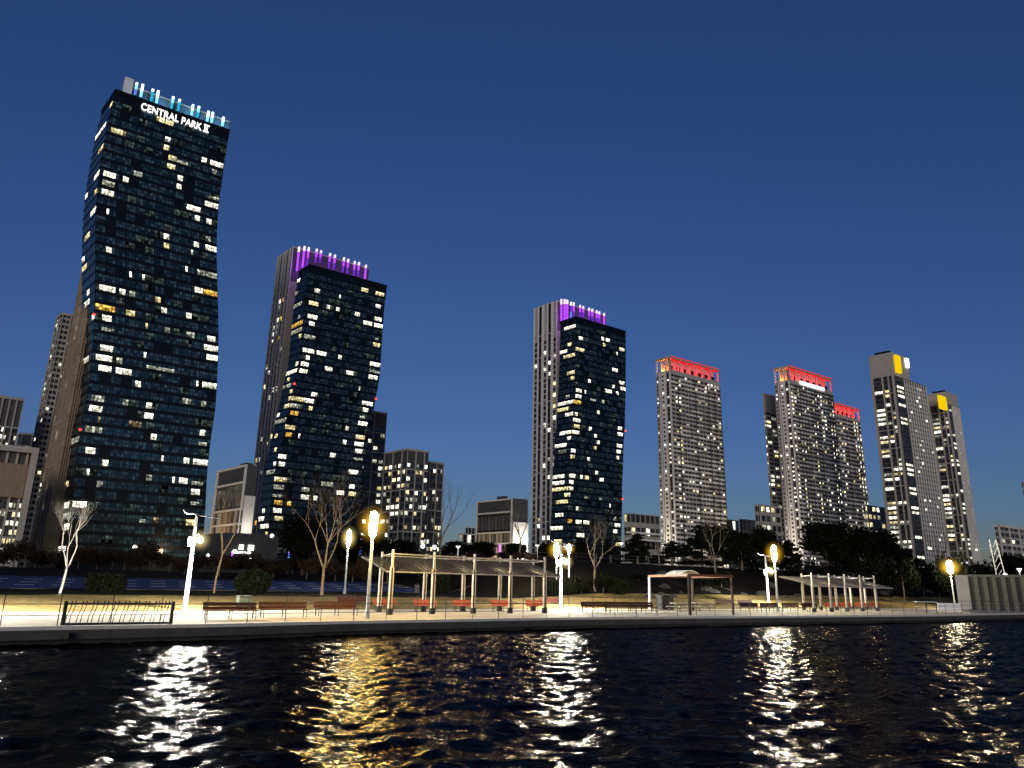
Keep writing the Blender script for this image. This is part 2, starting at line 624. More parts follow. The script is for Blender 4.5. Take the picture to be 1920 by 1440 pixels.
class Face:
    def __init__(s, O, d, W, sh=None):
        s.O, s.d, s.W = np.array(O, float), np.array(d, float), W
        s.n = np.array((s.d[1], -s.d[0]))
        s.sh = sh or (lambda z: 0.0)

    def p(s, u, z, off=0.0):
        w = s.O + s.d * (u + s.sh(z)) + s.n * off
        return (w[0], w[1], z)

    def inv(s, px, py):
        r = ray(px, py)
        t = ((s.O - EYE[:2]) @ s.n) / (r[:2] @ s.n)
        w = EYE + r * t
        return float((w[:2] - s.O) @ s.d), float(w[2])

    def quad(s, mb, u0, u1, z0, z1, off, m, uv=None):
        mb.face([s.p(u0, z0, off), s.p(u1, z0, off), s.p(u1, z1, off), s.p(u0, z1, off)], m, uv)

    def box(s, mb, u0, u1, z0, z1, o0, o1, m):
        P = s.p
        mb.hexa([P(u0, z0, o1), P(u1, z0, o1), P(u1, z0, o0), P(u0, z0, o0), P(u0, z1, o1), P(u1, z1, o1), P(u1, z1, o0), P(u0, z1, o0)], m)


def hit(C, d, px, py):
    return Face(C, d, 1).inv(px, py)


class Block:
    """a building volume: near corner, right face along DR, left face along DL"""
    def __init__(s, corner, y, right, left, dr=DR, dl=DL):
        c = at(*corner, y)
        s.C, s.top = c[:2], float(c[2])
        s.wr = hit(s.C, dr, *right)[0]
        s.wl = hit(s.C, dl, *left)[0]
        s.dr, s.dl = dr, dl
        s.z0 = zxy(*s.C) - 2.0
        s.F = Face(s.C, dr, s.wr)
        s.L = Face(s.C + dl * s.wl, -dl, s.wl)
        s.poly = [s.C, s.C + dr * s.wr, s.C + dr * s.wr + dl * s.wl, s.C + dl * s.wl]


def lit_name(rnd=None):
    x = (rnd or R_).random()
    return 'lit_white' if x < 0.5 else 'lit_warm' if x < 0.72 else 'lit_dim' if x < 0.92 else 'lit_amber'


class Wins:
    """windows of one building: lit ones become parts of their own (at most 95), all the rest one part"""
    def __init__(s):
        s.rest, s.lit = MB(), []

    def add(s, face, u0, u1, z0, z1, m, panes=(3, 2), off=0.04, lit=False, key=(0, 0)):
        k0, k1 = key[0] * panes[0], key[1] * panes[1]
        uv = [(k0, k1), (k0 + panes[0], k1), (k0 + panes[0], k1 + panes[1]), (k0, k1 + panes[1])]
        if lit:
            s.lit.append((face, u0, u1, z0, z1, m, off, uv))
        else:
            face.quad(s.rest, u0, u1, z0, z1, off, m, uv)

    def finish(s, root, mx=92):
        order = sorted(range(len(s.lit)), key=lambda i: -(s.lit[i][2] - s.lit[i][1]) * (s.lit[i][4] - s.lit[i][3]))
        big = set(order[:mx])
        for i, (f, u0, u1, z0, z1, m, off, uv) in enumerate(s.lit):
            mb = MB() if i in big else s.rest
            f.quad(mb, u0, u1, z0, z1, off + 0.02, m, uv)
            if i in big:
                mb.build('window', parent=root)
        if s.rest.f:
            s.rest.build('window', parent=root, kind='stuff')


CODE = {'W': 'lit_white', 'Y': 'lit_warm', 'O': 'lit_amber', 'd': 'lit_dim', 'b': 'lit_dusk', 'T': 'glass_bright_teal'}


def parse(txt):
    out = []
    for tok in txt.split():
        a = tok.split(',')
        out.append((float(a[0]), float(a[1]), float(a[2]), a[3]))
    return out


def curtain_wall(F, W, z0, z1, floors, bays, glass, lights, wins, mbf, sp=0.30, panes=3, clump=0.5, blank=0.12):
    """glass face: spandrel bands and window ribbons, lights placed at given pixels"""
    fh = (z1 - z0) / floors
    bw = W / bays
    on = {}
    for px, py, w, c in lights:
        u, z = F.inv(px, py)
        u -= F.sh(z)
        r = int((z - z0) / fh)
        u_b = F.inv(px + w / 2, py)[0]
        u_a = F.inv(px - w / 2, py)[0]
        if 0 <= r < floors:
            ca = max(0, u_a - F.sh(z))
            cb = min(W, u_b - F.sh(z))
            on.setdefault(r, []).append((ca, cb, c))
    for r in range(floors):
        za = z0 + r * fh
        F.box(mbf, 0, W, za, za + fh * sp, 0.0, 0.10, 'spandrel')
        zb, zc = za + fh * sp, za + fh
        lights_r = on.get(r, [])
        for k in range(bays):
            u0, u1 = k * bw, (k + 1) * bw
            x_ = R_.random()
            g = glass if x_ > blank + 0.10 else 'lit_faint' if x_ > blank else 'spandrel'
            for ca, cb, c in lights_r:
                if c == 'T' and ca <= (u0 + u1) / 2 <= cb:
                    g = 'glass_bright_teal'
            wins.add(F, u0 + 0.06, u1 - 0.06, zb, zc, g, (panes, 2), key=(k, r))
        for ca, cb, c in lights_r:
            if c == 'T':
                continue
            step = bw / panes
            i0, i1 = math.floor(ca / step + 0.5), math.floor(cb / step + 0.5)
            i1 = max(i1, i0 + 1)
            h = 0.9 if c != 'd' else R_.choice((0.9, 0.9, 0.55))
            F_u0, F_u1 = i0 * step, min(W, i1 * step)
            wins.add(F, F_u0 + 0.1, F_u1 - 0.1, zb + 0.1, zb + (zc - zb) * h, CODE[c], (max(1, i1 - i0), 2), off=0.06, lit=True, key=(i0 * 7 + r, r * 3))


def shift_fn(F0, trace):
    zs, us = [], []
    for px, py in trace:
        u, z = F0.inv(px, py)
        zs.append(z)
        us.append(u)
    o = np.argsort(zs)
    zs, us = np.array(zs)[o], np.array(us)[o]
    grid = np.linspace(-5, zs[-1], 120)
    val = np.interp(grid, zs, us)
    ker = np.hanning(13)
    ker /= ker.sum()
    val = np.convolve(np.pad(val, 6, mode='edge'), ker, 'valid')
    return lambda z: float(np.interp(z, grid, val))


def sheared(mb, F, L, z0, z1, step, m, top):
    """volume under a waving front face F and left face L"""
    n = int((z1 - z0) / step)
    zs = [z0 + (z1 - z0) * i / n for i in range(n + 1)]
    for i in range(n):
        a, b = zs[i], zs[i + 1]
        F.quad(mb, 0, F.W, a, b, 0, m)
        L.quad(mb, 0, L.W, a, b, 0, m)
        r0a, r0b = F.p(F.W, a), F.p(F.W, b)
        k = (-L.d) * L.W
        mb.face([r0a, (r0a[0] + k[0], r0a[1] + k[1], a), (r0b[0] + k[0], r0b[1] + k[1], b), r0b], m)
    c = [F.p(0, z1), F.p(F.W, z1)]
    k = (-L.d) * L.W
    mb.face([c[0], c[1], (c[1][0] + k[0], c[1][1] + k[1], z1), (c[0][0] + k[0], c[0][1] + k[1], z1)], top)


def point(name, loc, col, power, radius, parent=None):
    l = bpy.data.lights.new(name, 'POINT')
    l.color, l.energy, l.shadow_soft_size = col, power, radius
    o = bpy.data.objects.new(name, l)
    COL.objects.link(o)
    o.location = tuple(map(float, loc))
    if parent:
        o.parent = parent
    return o


def glass_tower(label, corner, y, right, side_px, trace, floors, bays, glass, lights, slab_corner, slab_y, slab_left, slab_left_abs,
                crown_right, tubes, tube_mats, flood, side_lit, panes=3):
    root = thing('glass_tower', label, 'skyscraper')
    b = Block(corner, y, right, side_px)
    F0 = b.F
    sh = shift_fn(F0, trace)
    F = Face(b.C, DR, b.wr, sh)
    L = Face(b.C + DL * b.wl, -DL, b.wl, None)
    shv = np.array(DR)
    # the left side follows the same shift (moves along DR)
    class LF(Face):
        def p(s, u, z, off=0.0):
            w = s.O + s.d * u + s.n * off + shv * sh(z)
            return (w[0], w[1], z)
    L = LF(b.C + DL * b.wl, -DL, b.wl)
    H, z0 = b.top, b.z0
    mb = MB()
    sheared(mb, F, L, z0, H, 3.4, 'spandrel', 'stone_dark')
    wins = Wins()
    top = H - 3.2
    trim = MB()
    base = z0 + 6
    curtain_wall(F, b.wr, base, top, floors, bays, glass, lights, wins, trim, panes=panes)
    F.box(trim, 0, b.wr, H - 0.6, H + 0.9, -0.2, 0.25, 'spandrel')
    L.box(trim, 0, b.wl, H - 0.6, H + 0.9, -0.2, 0.25, 'spandrel')
    fh = (top - base) / floors
    nb = max(1, round(b.wl / (b.wr / bays)))
    bw = b.wl / nb
    for r in range(floors):
        za = base + r * fh
        L.box(trim, 0, b.wl, za, za + fh * 0.3, 0, 0.10, 'spandrel')
        onf = side_lit(r / floors)
        c = lit_name()
        for k in range(nb):
            wins.add(L, k * bw + 0.06, (k + 1) * bw - 0.06, za + fh * 0.3, za + fh, glass, (panes, 2), key=(k + 50, r))
        if R_.random() < onf:
            k0 = R_.randint(0, nb - 1)
            k1 = R_.randint(k0 + 1, nb)
            wins.add(L, k0 * bw + 0.1, k1 * bw - 0.1, za + fh * 0.34, za + fh * 0.92, c, (panes * (k1 - k0), 2), off=0.06, lit=True, key=(r, r))
    mb.build('wall', parent=root)
    trim.build('spandrel', parent=root)
    # stone slab behind with the lit crown
    sb = Block(slab_corner, slab_y, crown_right, slab_left)
    if slab_left_abs:
        sb.wl = sb.L.W
    mb = MB()
    mb.prism([sb.C, sb.C + DR * sb.wr, sb.C + DR * sb.wr + DL * sb.wl, sb.C + DL * sb.wl], sb.z0, sb.top, 'slab_stone' if bays == 13 else 'stone', 'stone_dark')
    mb.build('rear_slab', parent=root)
    mb = MB()
    SFr, SLf = sb.F, Face(sb.C + DL * sb.wl, -DL, sb.wl)
    crown_h = sb.top - H
    nfin = max(5, round(sb.wl / 4.2))
    n3 = floors // 4
    for i in range(nfin + 1):
        u = sb.wl * i / nfin
        wdt = sb.wl / nfin * (0.28 if i % 2 else 0.46)
        SLf.box(mb, max(0, u - wdt / 2), min(sb.wl, u + wdt / 2), sb.z0, sb.top, 0.02, 0.45, 'slab_stone' if bays == 13 else 'stone_light')
    for j in range(n3 + 1):
        z = base + (H - base) * j / n3
        SLf.box(mb, 0, sb.wl, z - 0.3, z + 0.3, 0.02, 0.35, 'stone')
    mb.build('stone_fin', parent=root)
    for k in range(nfin):
        SLf.quad(wins.rest, sb.wl * k / nfin, sb.wl * (k + 1) / nfin, sb.z0 + 5, sb.top - 0.5, 0.03, 'spandrel' if k % 2 else 'stone_grey')
    for r in range(floors + 4):
        za = base + r * fh
        if za > sb.top - 3:
            break
        for k in range(nfin):
            u0, u1 = sb.wl * (k + 0.22) / nfin, sb.wl * (k + 0.78) / nfin
            if za + fh < H - 1:
                on = R_.random() < 0.13
                wins.add(SLf, u0, u1, za + fh * 0.25, za + fh * 0.95, lit_name() if on else 'glass_plain', (1, 1), off=0.05, lit=on, key=(k + 80, r))
    wins.finish(root)
    # crown: dark back wall, lit tubes standing on the roof in front of it
    mb = MB()
    SFr.box(mb, 0.0, sb.wr, H + 0.6, sb.top - 0.6, 0.02, 0.12, 'stone_dark')
    mb.build('crown_wall', parent=root)
    for i, (px, pt, pb) in enumerate(tubes):
        u, zz = SFr.inv(px, pt)
        _, zb = SFr.inv(px, pb)
        zb = max(zb, H + 0.4)
        mb = MB()
        ms = tube_mats[i % len(tube_mats)]
        hgt = zz - zb
        cuts = (0, 0.4, 0.78, 1.0)
        for (c0, c1, mm) in zip(cuts[:-1], cuts[1:], ms):
            SFr.box(mb, u - 0.36, u + 0.36, zb + hgt * c0, zb + hgt * c1, 0.35, 1.2, mm)
        mb.build('light_tube', parent=root)
    for fx in flood[2]:
        u = sb.wr * fx
        p_ = SFr.p(u, H + crown_h * 0.45, 4.5)
        point('flood_light', p_, flood[0], flood[1], 0.6, root)
    # beacon
    for (px, py, face) in ():
        pass
    return root, F, SFr, H, b, sb


T1L = parse("""222,242,27,Y 229,259,15,b 301,225,15,Y 316,232,15,Y 312,260,12,W 311,274,12,Y 324,292,14,Y 384,299,14,W 407,306,24,W 401,321,10,d 319,322,14,Y
339,330,10,W 206,334,29,W 204,349,25,d 236,342,10,W 336,359,10,W 202,366,22,W 402,365,25,d 392,378,15,W 408,382,15,W 364,396,27,W 369,416,9,W 389,421,11,W
200,399,4,W 310,446,13,W 310,462,13,Y 204,467,11,W 369,462,10,W 395,469,25,W 390,454,9,d 360,476,9,d 241,511,3,W 269,517,4,W 352,504,6,W 375,511,17,d 397,520,20,d
200,535,24,W 230,541,15,W 246,549,12,d 202,552,30,W 372,542,14,W 396,549,30,O 296,557,14,Y 310,577,12,W 196,588,38,O 245,596,14,Y 354,589,8,W 199,605,24,W 201,622,30,d
275,620,10,Y 312,627,10,d 357,635,14,d 396,644,15,W 396,661,28,W 199,657,25,W 397,677,25,W 197,676,32,W 225,682,12,d 274,670,5,W 195,694,26,W 231,700,33,W 257,721,16,W
369,724,9,W 392,727,26,W 185,747,28,d 282,759,12,W 350,754,14,d 382,762,11,d 181,765,30,W 280,775,14,W 234,752,15,d 350,768,116,T 185,784,10,b 176,800,29,d 252,792,25,b
380,809,12,W 291,814,14,W 379,826,15,d 169,856,17,W 306,869,6,W 350,874,12,W 375,877,32,W 196,878,9,W 165,892,12,W 279,905,15,d 325,907,6,W 342,909,15,W 370,911,27,d
187,916,15,d 365,930,21,W 366,947,20,d 150,952,30,W 266,977,16,d 295,977,12,b 357,984,15,Y 190,815,80,T 320,862,160,T 380,895,110,T 300,700,50,d 340,300,30,d 260,330,20,d""")
T2L = parse("""594,549,14,W 588,572,16,Y 616,578,9,W 633,584,6,W 638,560,4,W 684,540,16,Y 713,549,17,Y 708,579,11,W 670,592,12,W 585,596,17,W 586,608,12,W 689,609,19,W 709,603,13,W
711,614,18,W 581,633,20,d 706,649,12,Y 705,637,6,d 578,657,23,W 603,662,18,W 638,669,8,W 577,671,11,W 571,681,18,W 569,694,18,W 616,691,14,W 656,698,14,W 702,683,20,W 701,695,21,d
699,707,16,W 588,736,11,W 674,728,5,W 559,745,23,Y 555,757,19,d 579,760,20,W 689,754,20,W 685,766,11,W 554,771,17,O 581,774,9,Y 681,777,12,d 681,790,20,W 544,809,20,Y 540,822,15,O
561,825,4,W 674,827,15,Y 672,839,19,W 671,852,15,W 645,836,6,W 650,811,7,W 529,861,17,W 527,877,15,W 622,859,12,W 662,892,17,W 669,866,18,d 525,905,22,Y 612,911,25,d 660,917,12,W
522,920,20,d 572,925,15,d 570,936,16,W 637,929,15,W 660,930,12,Y 520,935,18,d 521,947,19,O 541,949,7,O 519,962,15,W 592,942,8,W 522,976,17,Y""")
T3L = parse("""1089,639,7,W 1087,660,16,Y 1131,641,6,W 1140,644,7,W 1132,651,6,Y 1166,652,8,Y 1167,662,7,W 1156,668,3,W 1153,697,11,W 1105,715,6,W 1166,721,9,W 1168,731,12,W 1151,727,5,W
1141,733,11,W 1157,740,6,W 1085,733,11,W 1098,736,4,W 1085,743,12,W 1083,755,15,O 1112,747,9,d 1131,754,7,d 1122,772,6,W 1081,775,6,W 1081,786,12,W 1080,806,11,Y 1162,803,8,W 1163,813,11,W
1080,807,10,W 1077,817,11,W 1106,810,6,W 1117,814,6,W 1116,847,6,Y 1122,836,5,W 1160,843,10,W 1160,854,9,W 1158,865,7,W 1074,851,10,W 1073,861,9,Y 1102,866,6,W 1118,891,5,W 1071,896,12,W
1089,899,6,W 1099,901,9,Y 1127,904,7,W 1070,907,8,W 1070,920,12,W 1066,931,6,W 1099,934,7,d 1125,938,5,d 1143,952,3,W 1083,957,6,W 1068,979,12,O 1085,981,13,W 1100,982,11,W 1153,976,4,d
1158,988,10,W 1154,999,9,W 1157,1022,8,Y 1087,1001,14,W""")
WT = ('tube_ice', 'tube_white', 'tube_white')
IT = ('tube_cyan', 'tube_ice', 'tube_white')
BT = ('tube_blue', 'tube_ice', 'tube_white')
CT = ('tube_cyan', 'tube_cyan', 'tube_white')
PT = ('tube_violet', 'tube_purple', 'tube_lilac')
PB = ('tube_purple', 'tube_purple', 'tube_lilac')
PV = ('tube_blue', 'tube_violet', 'tube_lilac')

t1, F1, S1, H1, b1, sb1 = glass_tower(
    'tallest dark glass tower with white rooftop lettering and cyan white lit crown', (217, 172), 205, (432, 240), (194, 198),
    ((217, 172), (209, 200), (194, 275), (186, 325), (180, 387), (179, 420), (179, 520), (178, 595), (175, 632), (172, 670), (165, 745), (158, 765), (150, 815), (142, 865), (140, 895), (137, 932), (128, 1010)),
    46, 13, 'glass_teal', T1L, (241, 158), 214, (97, 820), False, (432, 226),
    [(256, 158, 180), (267, 161, 184), (286, 170, 192), (296, 173, 196), (324, 184, 206), (336, 189, 212), (361, 199, 218), (372, 202, 222), (390, 211, 230), (398, 213, 232), (418, 222, 238)],
    (BT, WT, CT, WT, IT, CT, WT, IT, WT, WT, WT), ((0.12, 0.5, 1.0), 6000, (0.3, 0.6, 0.9)), lambda f: 0.5)
# ribbed stone strip of the slab beside the glass
mb = MB()
for i in range(7):
    S1.box(mb, 0.25 + i * 0.62, 0.45 + i * 0.62, sb1.z0, H1 - 4, 0.02, 0.5, 'slab_stone')
for j in range(16):
    zz = sb1.z0 + 8 + j * 9.6
    S1.box(mb, 0.0, 8.0, zz, zz + 0.35, 0.02, 0.3, 'stone_dark')
mb.build('stone_rib', parent=t1)
# end blocks of the crown and the sign
mb = MB()
u0, u1 = S1.inv(229, 170)[0], S1.inv(246, 170)[0]
S1.box(mb, u0, u1, H1 + 0.8, sb1.top + 0.4, 0.2, 3.2, 'stone_light')
mb.build('crown_block', parent=t1)
txt = bpy.data.curves.new('sign_letters', 'FONT')
txt.body = 'CENTRAL PARK II'
txt.size = 1.0
txt.extrude = 0.12
txt.offset = 0.012
txt.space_character = 1.05
to = bpy.data.objects.new('sign_letters', txt)
COL.objects.link(to)
bpy.context.view_layer.update()
dim = to.dimensions
w_, z_ = F1.inv(263, 205)
w2, z2 = F1.inv(387, 250)
me = bpy.data.meshes.new_from_object(to.evaluated_get(bpy.context.evaluated_depsgraph_get()))
bpy.data.objects.remove(to)
sg = bpy.data.objects.new('sign_letters', me)
COL.objects.link(sg)
me.materials.clear()
me.materials.append(M['sign_white'])
sc1 = (w2 - w_) / dim.x
zh = 2.6 / 0.73
zmid = (z_ + z2) / 2
O3 = F1.O + F1.d * w_ + F1.n * 0.5
sg.matrix_world = Matrix(((F1.d[0] * sc1, 0, F1.n[0], O3[0]), (F1.d[1] * sc1, 0, F1.n[1], O3[1]), (0, zh, 0, zmid), (0, 0, 0, 1)))
sg.parent = t1
mb = MB()
for zz in (zmid + 0.05, zmid + zh * 0.70):
    uu = w2 - (w2 - w_) * 0.062
    F1.box(mb, uu - F1.sh(zmid), w2 - F1.sh(zmid) + 0.5, zz - 0.12, zz + 0.22, 0.4, 0.62, 'sign_white')
mb.build('sign_serif', parent=t1)
for px, py in ((176, 590), (150, 806)):
    u, z = F1.inv(px, py)
    mb = MB()
    pp = F1.p(u - F1.sh(z), z, 0.4)
    mb.lathe(pp, ((0.05, -0.4), (0.4, -0.2), (0.4, 0.2), (0.05, 0.4)), 'red_beacon', 8)
    mb.build('beacon', parent=t1)

purple = (0.5, 0.08, 1.0)
t2, F2, S2, H2, b2, sb2 = glass_tower(
    'broad dark glass tower with purple lit crown and leaning right edge', (581, 499), 300, (726, 533), (560, 516),
    ((581, 499), (574, 540), (569, 588), (565, 640), (560, 683), (550, 724), (543, 765), (540, 770), (530, 820), (517, 870), (510, 932), (505, 980), (500, 1020)),
    40, 14, 'glass_navy', T2L, (551, 462), 318, (522, 478), False, (692, 500),
    [(560, 464, 510), (570, 463, 503), (578, 465, 500), (593, 468, 494), (601, 471, 494), (618, 476, 503), (627, 479, 506), (644, 484, 512), (652, 487, 514), (664, 491, 518), (672, 493, 519), (685, 498, 524)],
    (PB, PB, PT, PT, PT, PT, PT, PT, PT, PT, PT, PB), (purple, 2600, (0.12, 0.5, 0.85)), lambda f: 0.45 + 0.3 * (1 - f))
t3, F3, S3, H3, b3, sb3 = glass_tower(
    'slender dark glass tower with purple crown standing alone mid skyline', (1080, 596), 370, (1173, 619), (1051, 608),
    ((1080, 596), (1079, 656), (1077, 727), (1075, 755), (1075, 780), (1071, 815), (1070, 849), (1067, 884), (1066, 926), (1064, 978), (1062, 1020)),
    40, 12, 'glass_navy', T3L, (1045, 563), 392, (1002, 577), False, (1136, 588),
    [(1051, 562, 606), (1057, 562, 602), (1062, 563, 600), (1069, 567, 598), (1074, 568, 597), (1086, 573, 594), (1092, 575, 595), (1103, 578, 602), (1109, 580, 603), (1117, 583, 606), (1122, 585, 608), (1131, 588, 611)],
    (PB, PB, PB, PV, PT, PT, PT, PT, PT, PT, PT, PB), (purple, 4500, (0.12, 0.5, 0.85)), lambda f: 0.6)
for root, F, px, py in ((t2, F2, 551, 720), (t2, F2, 704, 748), (t3, F3, 1172, 808), (t3, F3, 1166, 936)):
    u, z = F.inv(px, py)
    mb = MB()
    mb.lathe(F.p(u - F.sh(z), z, 0.5), ((0.05, -0.5), (0.5, -0.25), (0.5, 0.25), (0.05, 0.5)), 'red_beacon', 8)
    mb.build('beacon', parent=root)


# ------------------------------------------------------------------ banded towers with red crowns
def banded_tower(label, corner, y, right, left, crown_px, floors, cols, litp, seed, piers=True, sign=False):
    rr = random.Random(seed)
    root = thing('apartment_tower', label, 'skyscraper')
    b = Block(corner, y, right, left)
    Htot = b.top
    H = b.F.inv(*crown_px)[1]
    F, L, z0 = b.F, b.L, b.z0
    mb = MB()
    mb.prism(b.poly, z0, H, 'stone', 'stone_dark')
    mb.build('wall', parent=root)
    band, wins = MB(), Wins()
    base = z0 + 4
    fh = (H - 1.5 - base) / floors
    cw = b.wr / cols
    stack = [rr.random() < 0.30 for _ in range(cols)]
    hot = [rr.random() for _ in range(cols)]
    for r in range(floors):
        za = base + r * fh
        k = 0
        while k < cols:
            run = rr.randint(1, 4)
            k1 = min(cols, k + run)
            tone = rr.choice(('stone_grey', 'stone_light', 'stone_light', 'stone_grey', 'stone', 'stone_light'))
            F.box(band, k * cw, k1 * cw, za, za + fh * rr.uniform(0.42, 0.52), 0.02, 0.4 if not stack[k] else 0.6, tone)
            k = k1
        for k in range(cols):
            p_ = litp * (2.3 if hot[k] > 0.78 else 0.45)
            on = rr.random() < p_
            m_ = rr.choice(('lit_white', 'lit_white', 'lit_warm')) if on else 'glass_plain'
            w = cw * (0.5 if on else 0.8)
            wins.add(F, k * cw + (cw - w) / 2, k * cw + (cw + w) / 2, za + fh * 0.50, za + fh * 0.98, m_, (2, 1), lit=on, key=(k, r))
    for k in range(cols + 1):
        if rr.random() < 0.4:
            F.box(band, max(0, k * cw - 0.3), min(b.wr, k * cw + 0.3), base, H - 1.5, 0.02, 0.7, 'stone_dark')
    F.box(band, 0, b.wr, H - 1.5, H, 0.02, 0.6, 'stone_grey')
    band.build('balcony_band', parent=root, kind='stuff')
    # left side: light piers with paired small windows and dark recesses between
    mb = MB()
    segs = ((0.0, 0.20, 'stone_grey', 0.3, 2), (0.24, 0.30, 'stone_light', 0.8, 0), (0.38, 0.66, 'stone_light', 1.0, 2), (0.72, 0.88, 'stone_dark', 0.06, 1), (0.93, 1.0, 'stone_light', 0.9, 0))
    for a0, a1, m_, o, nw in segs:
        L.box(mb, a0 * b.wl, a1 * b.wl, z0, H - (6 if a0 == 0 else 0), 0.02, o, m_)
        if nw:
            for r in range(floors):
                za = base + r * fh
                on = rr.random() < (0.55 if nw == 1 else 0.28)
                mid = (a0 + a1) / 2 * b.wl
                hw = (a1 - a0) * b.wl * (0.22 if nw == 2 else 0.4)
                wins.add(L, mid - hw, mid + hw, za + fh * 0.42, za + fh * 0.85, 'lit_white' if on else 'spandrel', (2, 1), off=o + 0.04, lit=on, key=(90, r))
    mb.build('pier', parent=root)
    wins.finish(root)
    # crown: roof on columns, light wall behind, red floodlights
    ch = Htot - H
    mb = MB()
    inset = 2.6
    F.box(mb, inset, b.wr - inset, H, Htot - 1.4, -inset - 0.4, -inset, 'stone_grey')
    L.box(mb, inset, b.wl - inset, H, Htot - 1.4, -inset - 0.4, -inset, 'stone_grey')
    cw_ = mb.build('crown_wall', parent=root)
    mb = MB()
    mb.prism([b.C + b.dr * -0.4 + b.dl * -0.4, b.C + b.dr * (b.wr + 0.4) + b.dl * -0.4, b.C + b.dr * (b.wr + 0.4) + b.dl * (b.wl + 0.4), b.C + b.dr * -0.4 + b.dl * (b.wl + 0.4)], Htot - 1.4, Htot, 'stone', 'stone_dark')
    mb.face([(p[0], p[1], Htot - 1.4) for p in b.poly], 'stone_light')
    crf = mb.build('crown_roof', parent=root)
    mb = MB()
    F.box(mb, 0.2, b.wr + 0.3, Htot - 0.35, Htot + 0.12, 0.42, 0.6, 'red_strip')
    F.box(mb, 0.2, b.wr + 0.3, Htot - 1.9, Htot - 1.42, -0.35, -0.05, 'red_strip')
    mb.build('light_strip', parent=crf)
    mb = MB()
    F.box(mb, 0.97, b.wr - 0.97, H, H + 2.0, -0.55, -0.1, 'stone')  # low wall added to keep the red floods off the water
    L.box(mb, 0.97, b.wl - 0.97, H, H + 1.4, -0.55, -0.1, 'stone')
    mb.build('flood_shield', parent=root)
    for i in range(7):
        mb = MB()
        u = 0.5 + (b.wr - 1.0) * i / 6
        F.box(mb, u - 0.4, u + 0.4, H, Htot - 1.4, -0.9, 0.0, 'stone_grey')
        mb.build('crown_column', parent=root)
    for i in range(3):
        mb = MB()
        u = 0.5 + (b.wl - 1.0) * i / 3
        L.box(mb, u - 0.45, u + 0.45, H, Htot - 1.4, -0.9, 0.0, 'stone_light')
        mb.build('crown_column', parent=root)
    mb = MB()
    for i in range(7):
        u = b.wr * (i + 0.25) / 7
        w = b.wr / 7
        F.box(mb, u, u + w * 0.5, H + 0.4, H + ch * 0.5, -inset - 0.02, -inset + 0.06, 'spandrel')
    mb.build('crown_window', parent=cw_)
    point('flood_light', L.p(b.wl * 0.5, z0 + 24, 22), (1.0, 0.86, 0.66), 30000, 1.0, root)
    for i in range(4):
        p_ = F.p(b.wr * (i + 0.5) / 4, H + 1.3, -1.25)
        point('flood_light', p_, (1.0, 0.004, 0.010), 11000 * (y / 480) ** 2, 0.5, root)
    p_ = L.p(b.wl * 0.45, H + 0.8, -1.0)
    point('flood_light', p_, (1.0, 0.22, 0.03), 7000, 0.4, root)
    if sign:
        u0, z_a = F.inv(1498, 722)
        u1, _ = F.inv(1543, 734)
        _, z_b = F.inv(1498, 732)
        mb = MB()
        F.box(mb, u0, u1, H - 0.2, H + 2.3, 0.9, 1.2, 'sign_white')
        mb.build('light_strip', parent=root)
    return root, b, H


banded_tower('grey banded apartment tower with red crown, standing apart from the others', (1256, 667), 480, (1347, 692), (1229, 673), (1257, 697), 46, 15, 0.17, 11)
R2 = banded_tower('taller grey apartment tower with red crown and white glowing strip below it', (1478, 685), 500, (1558, 712), (1450, 692), (1480, 715), 47, 15, 0.22, 12, sign=True)
banded_tower('lower red crowned apartment tower tucked behind the taller red one', (1555, 752), 590, (1610, 765), (1540, 757), (1556, 776), 40, 11, 0.25, 13)


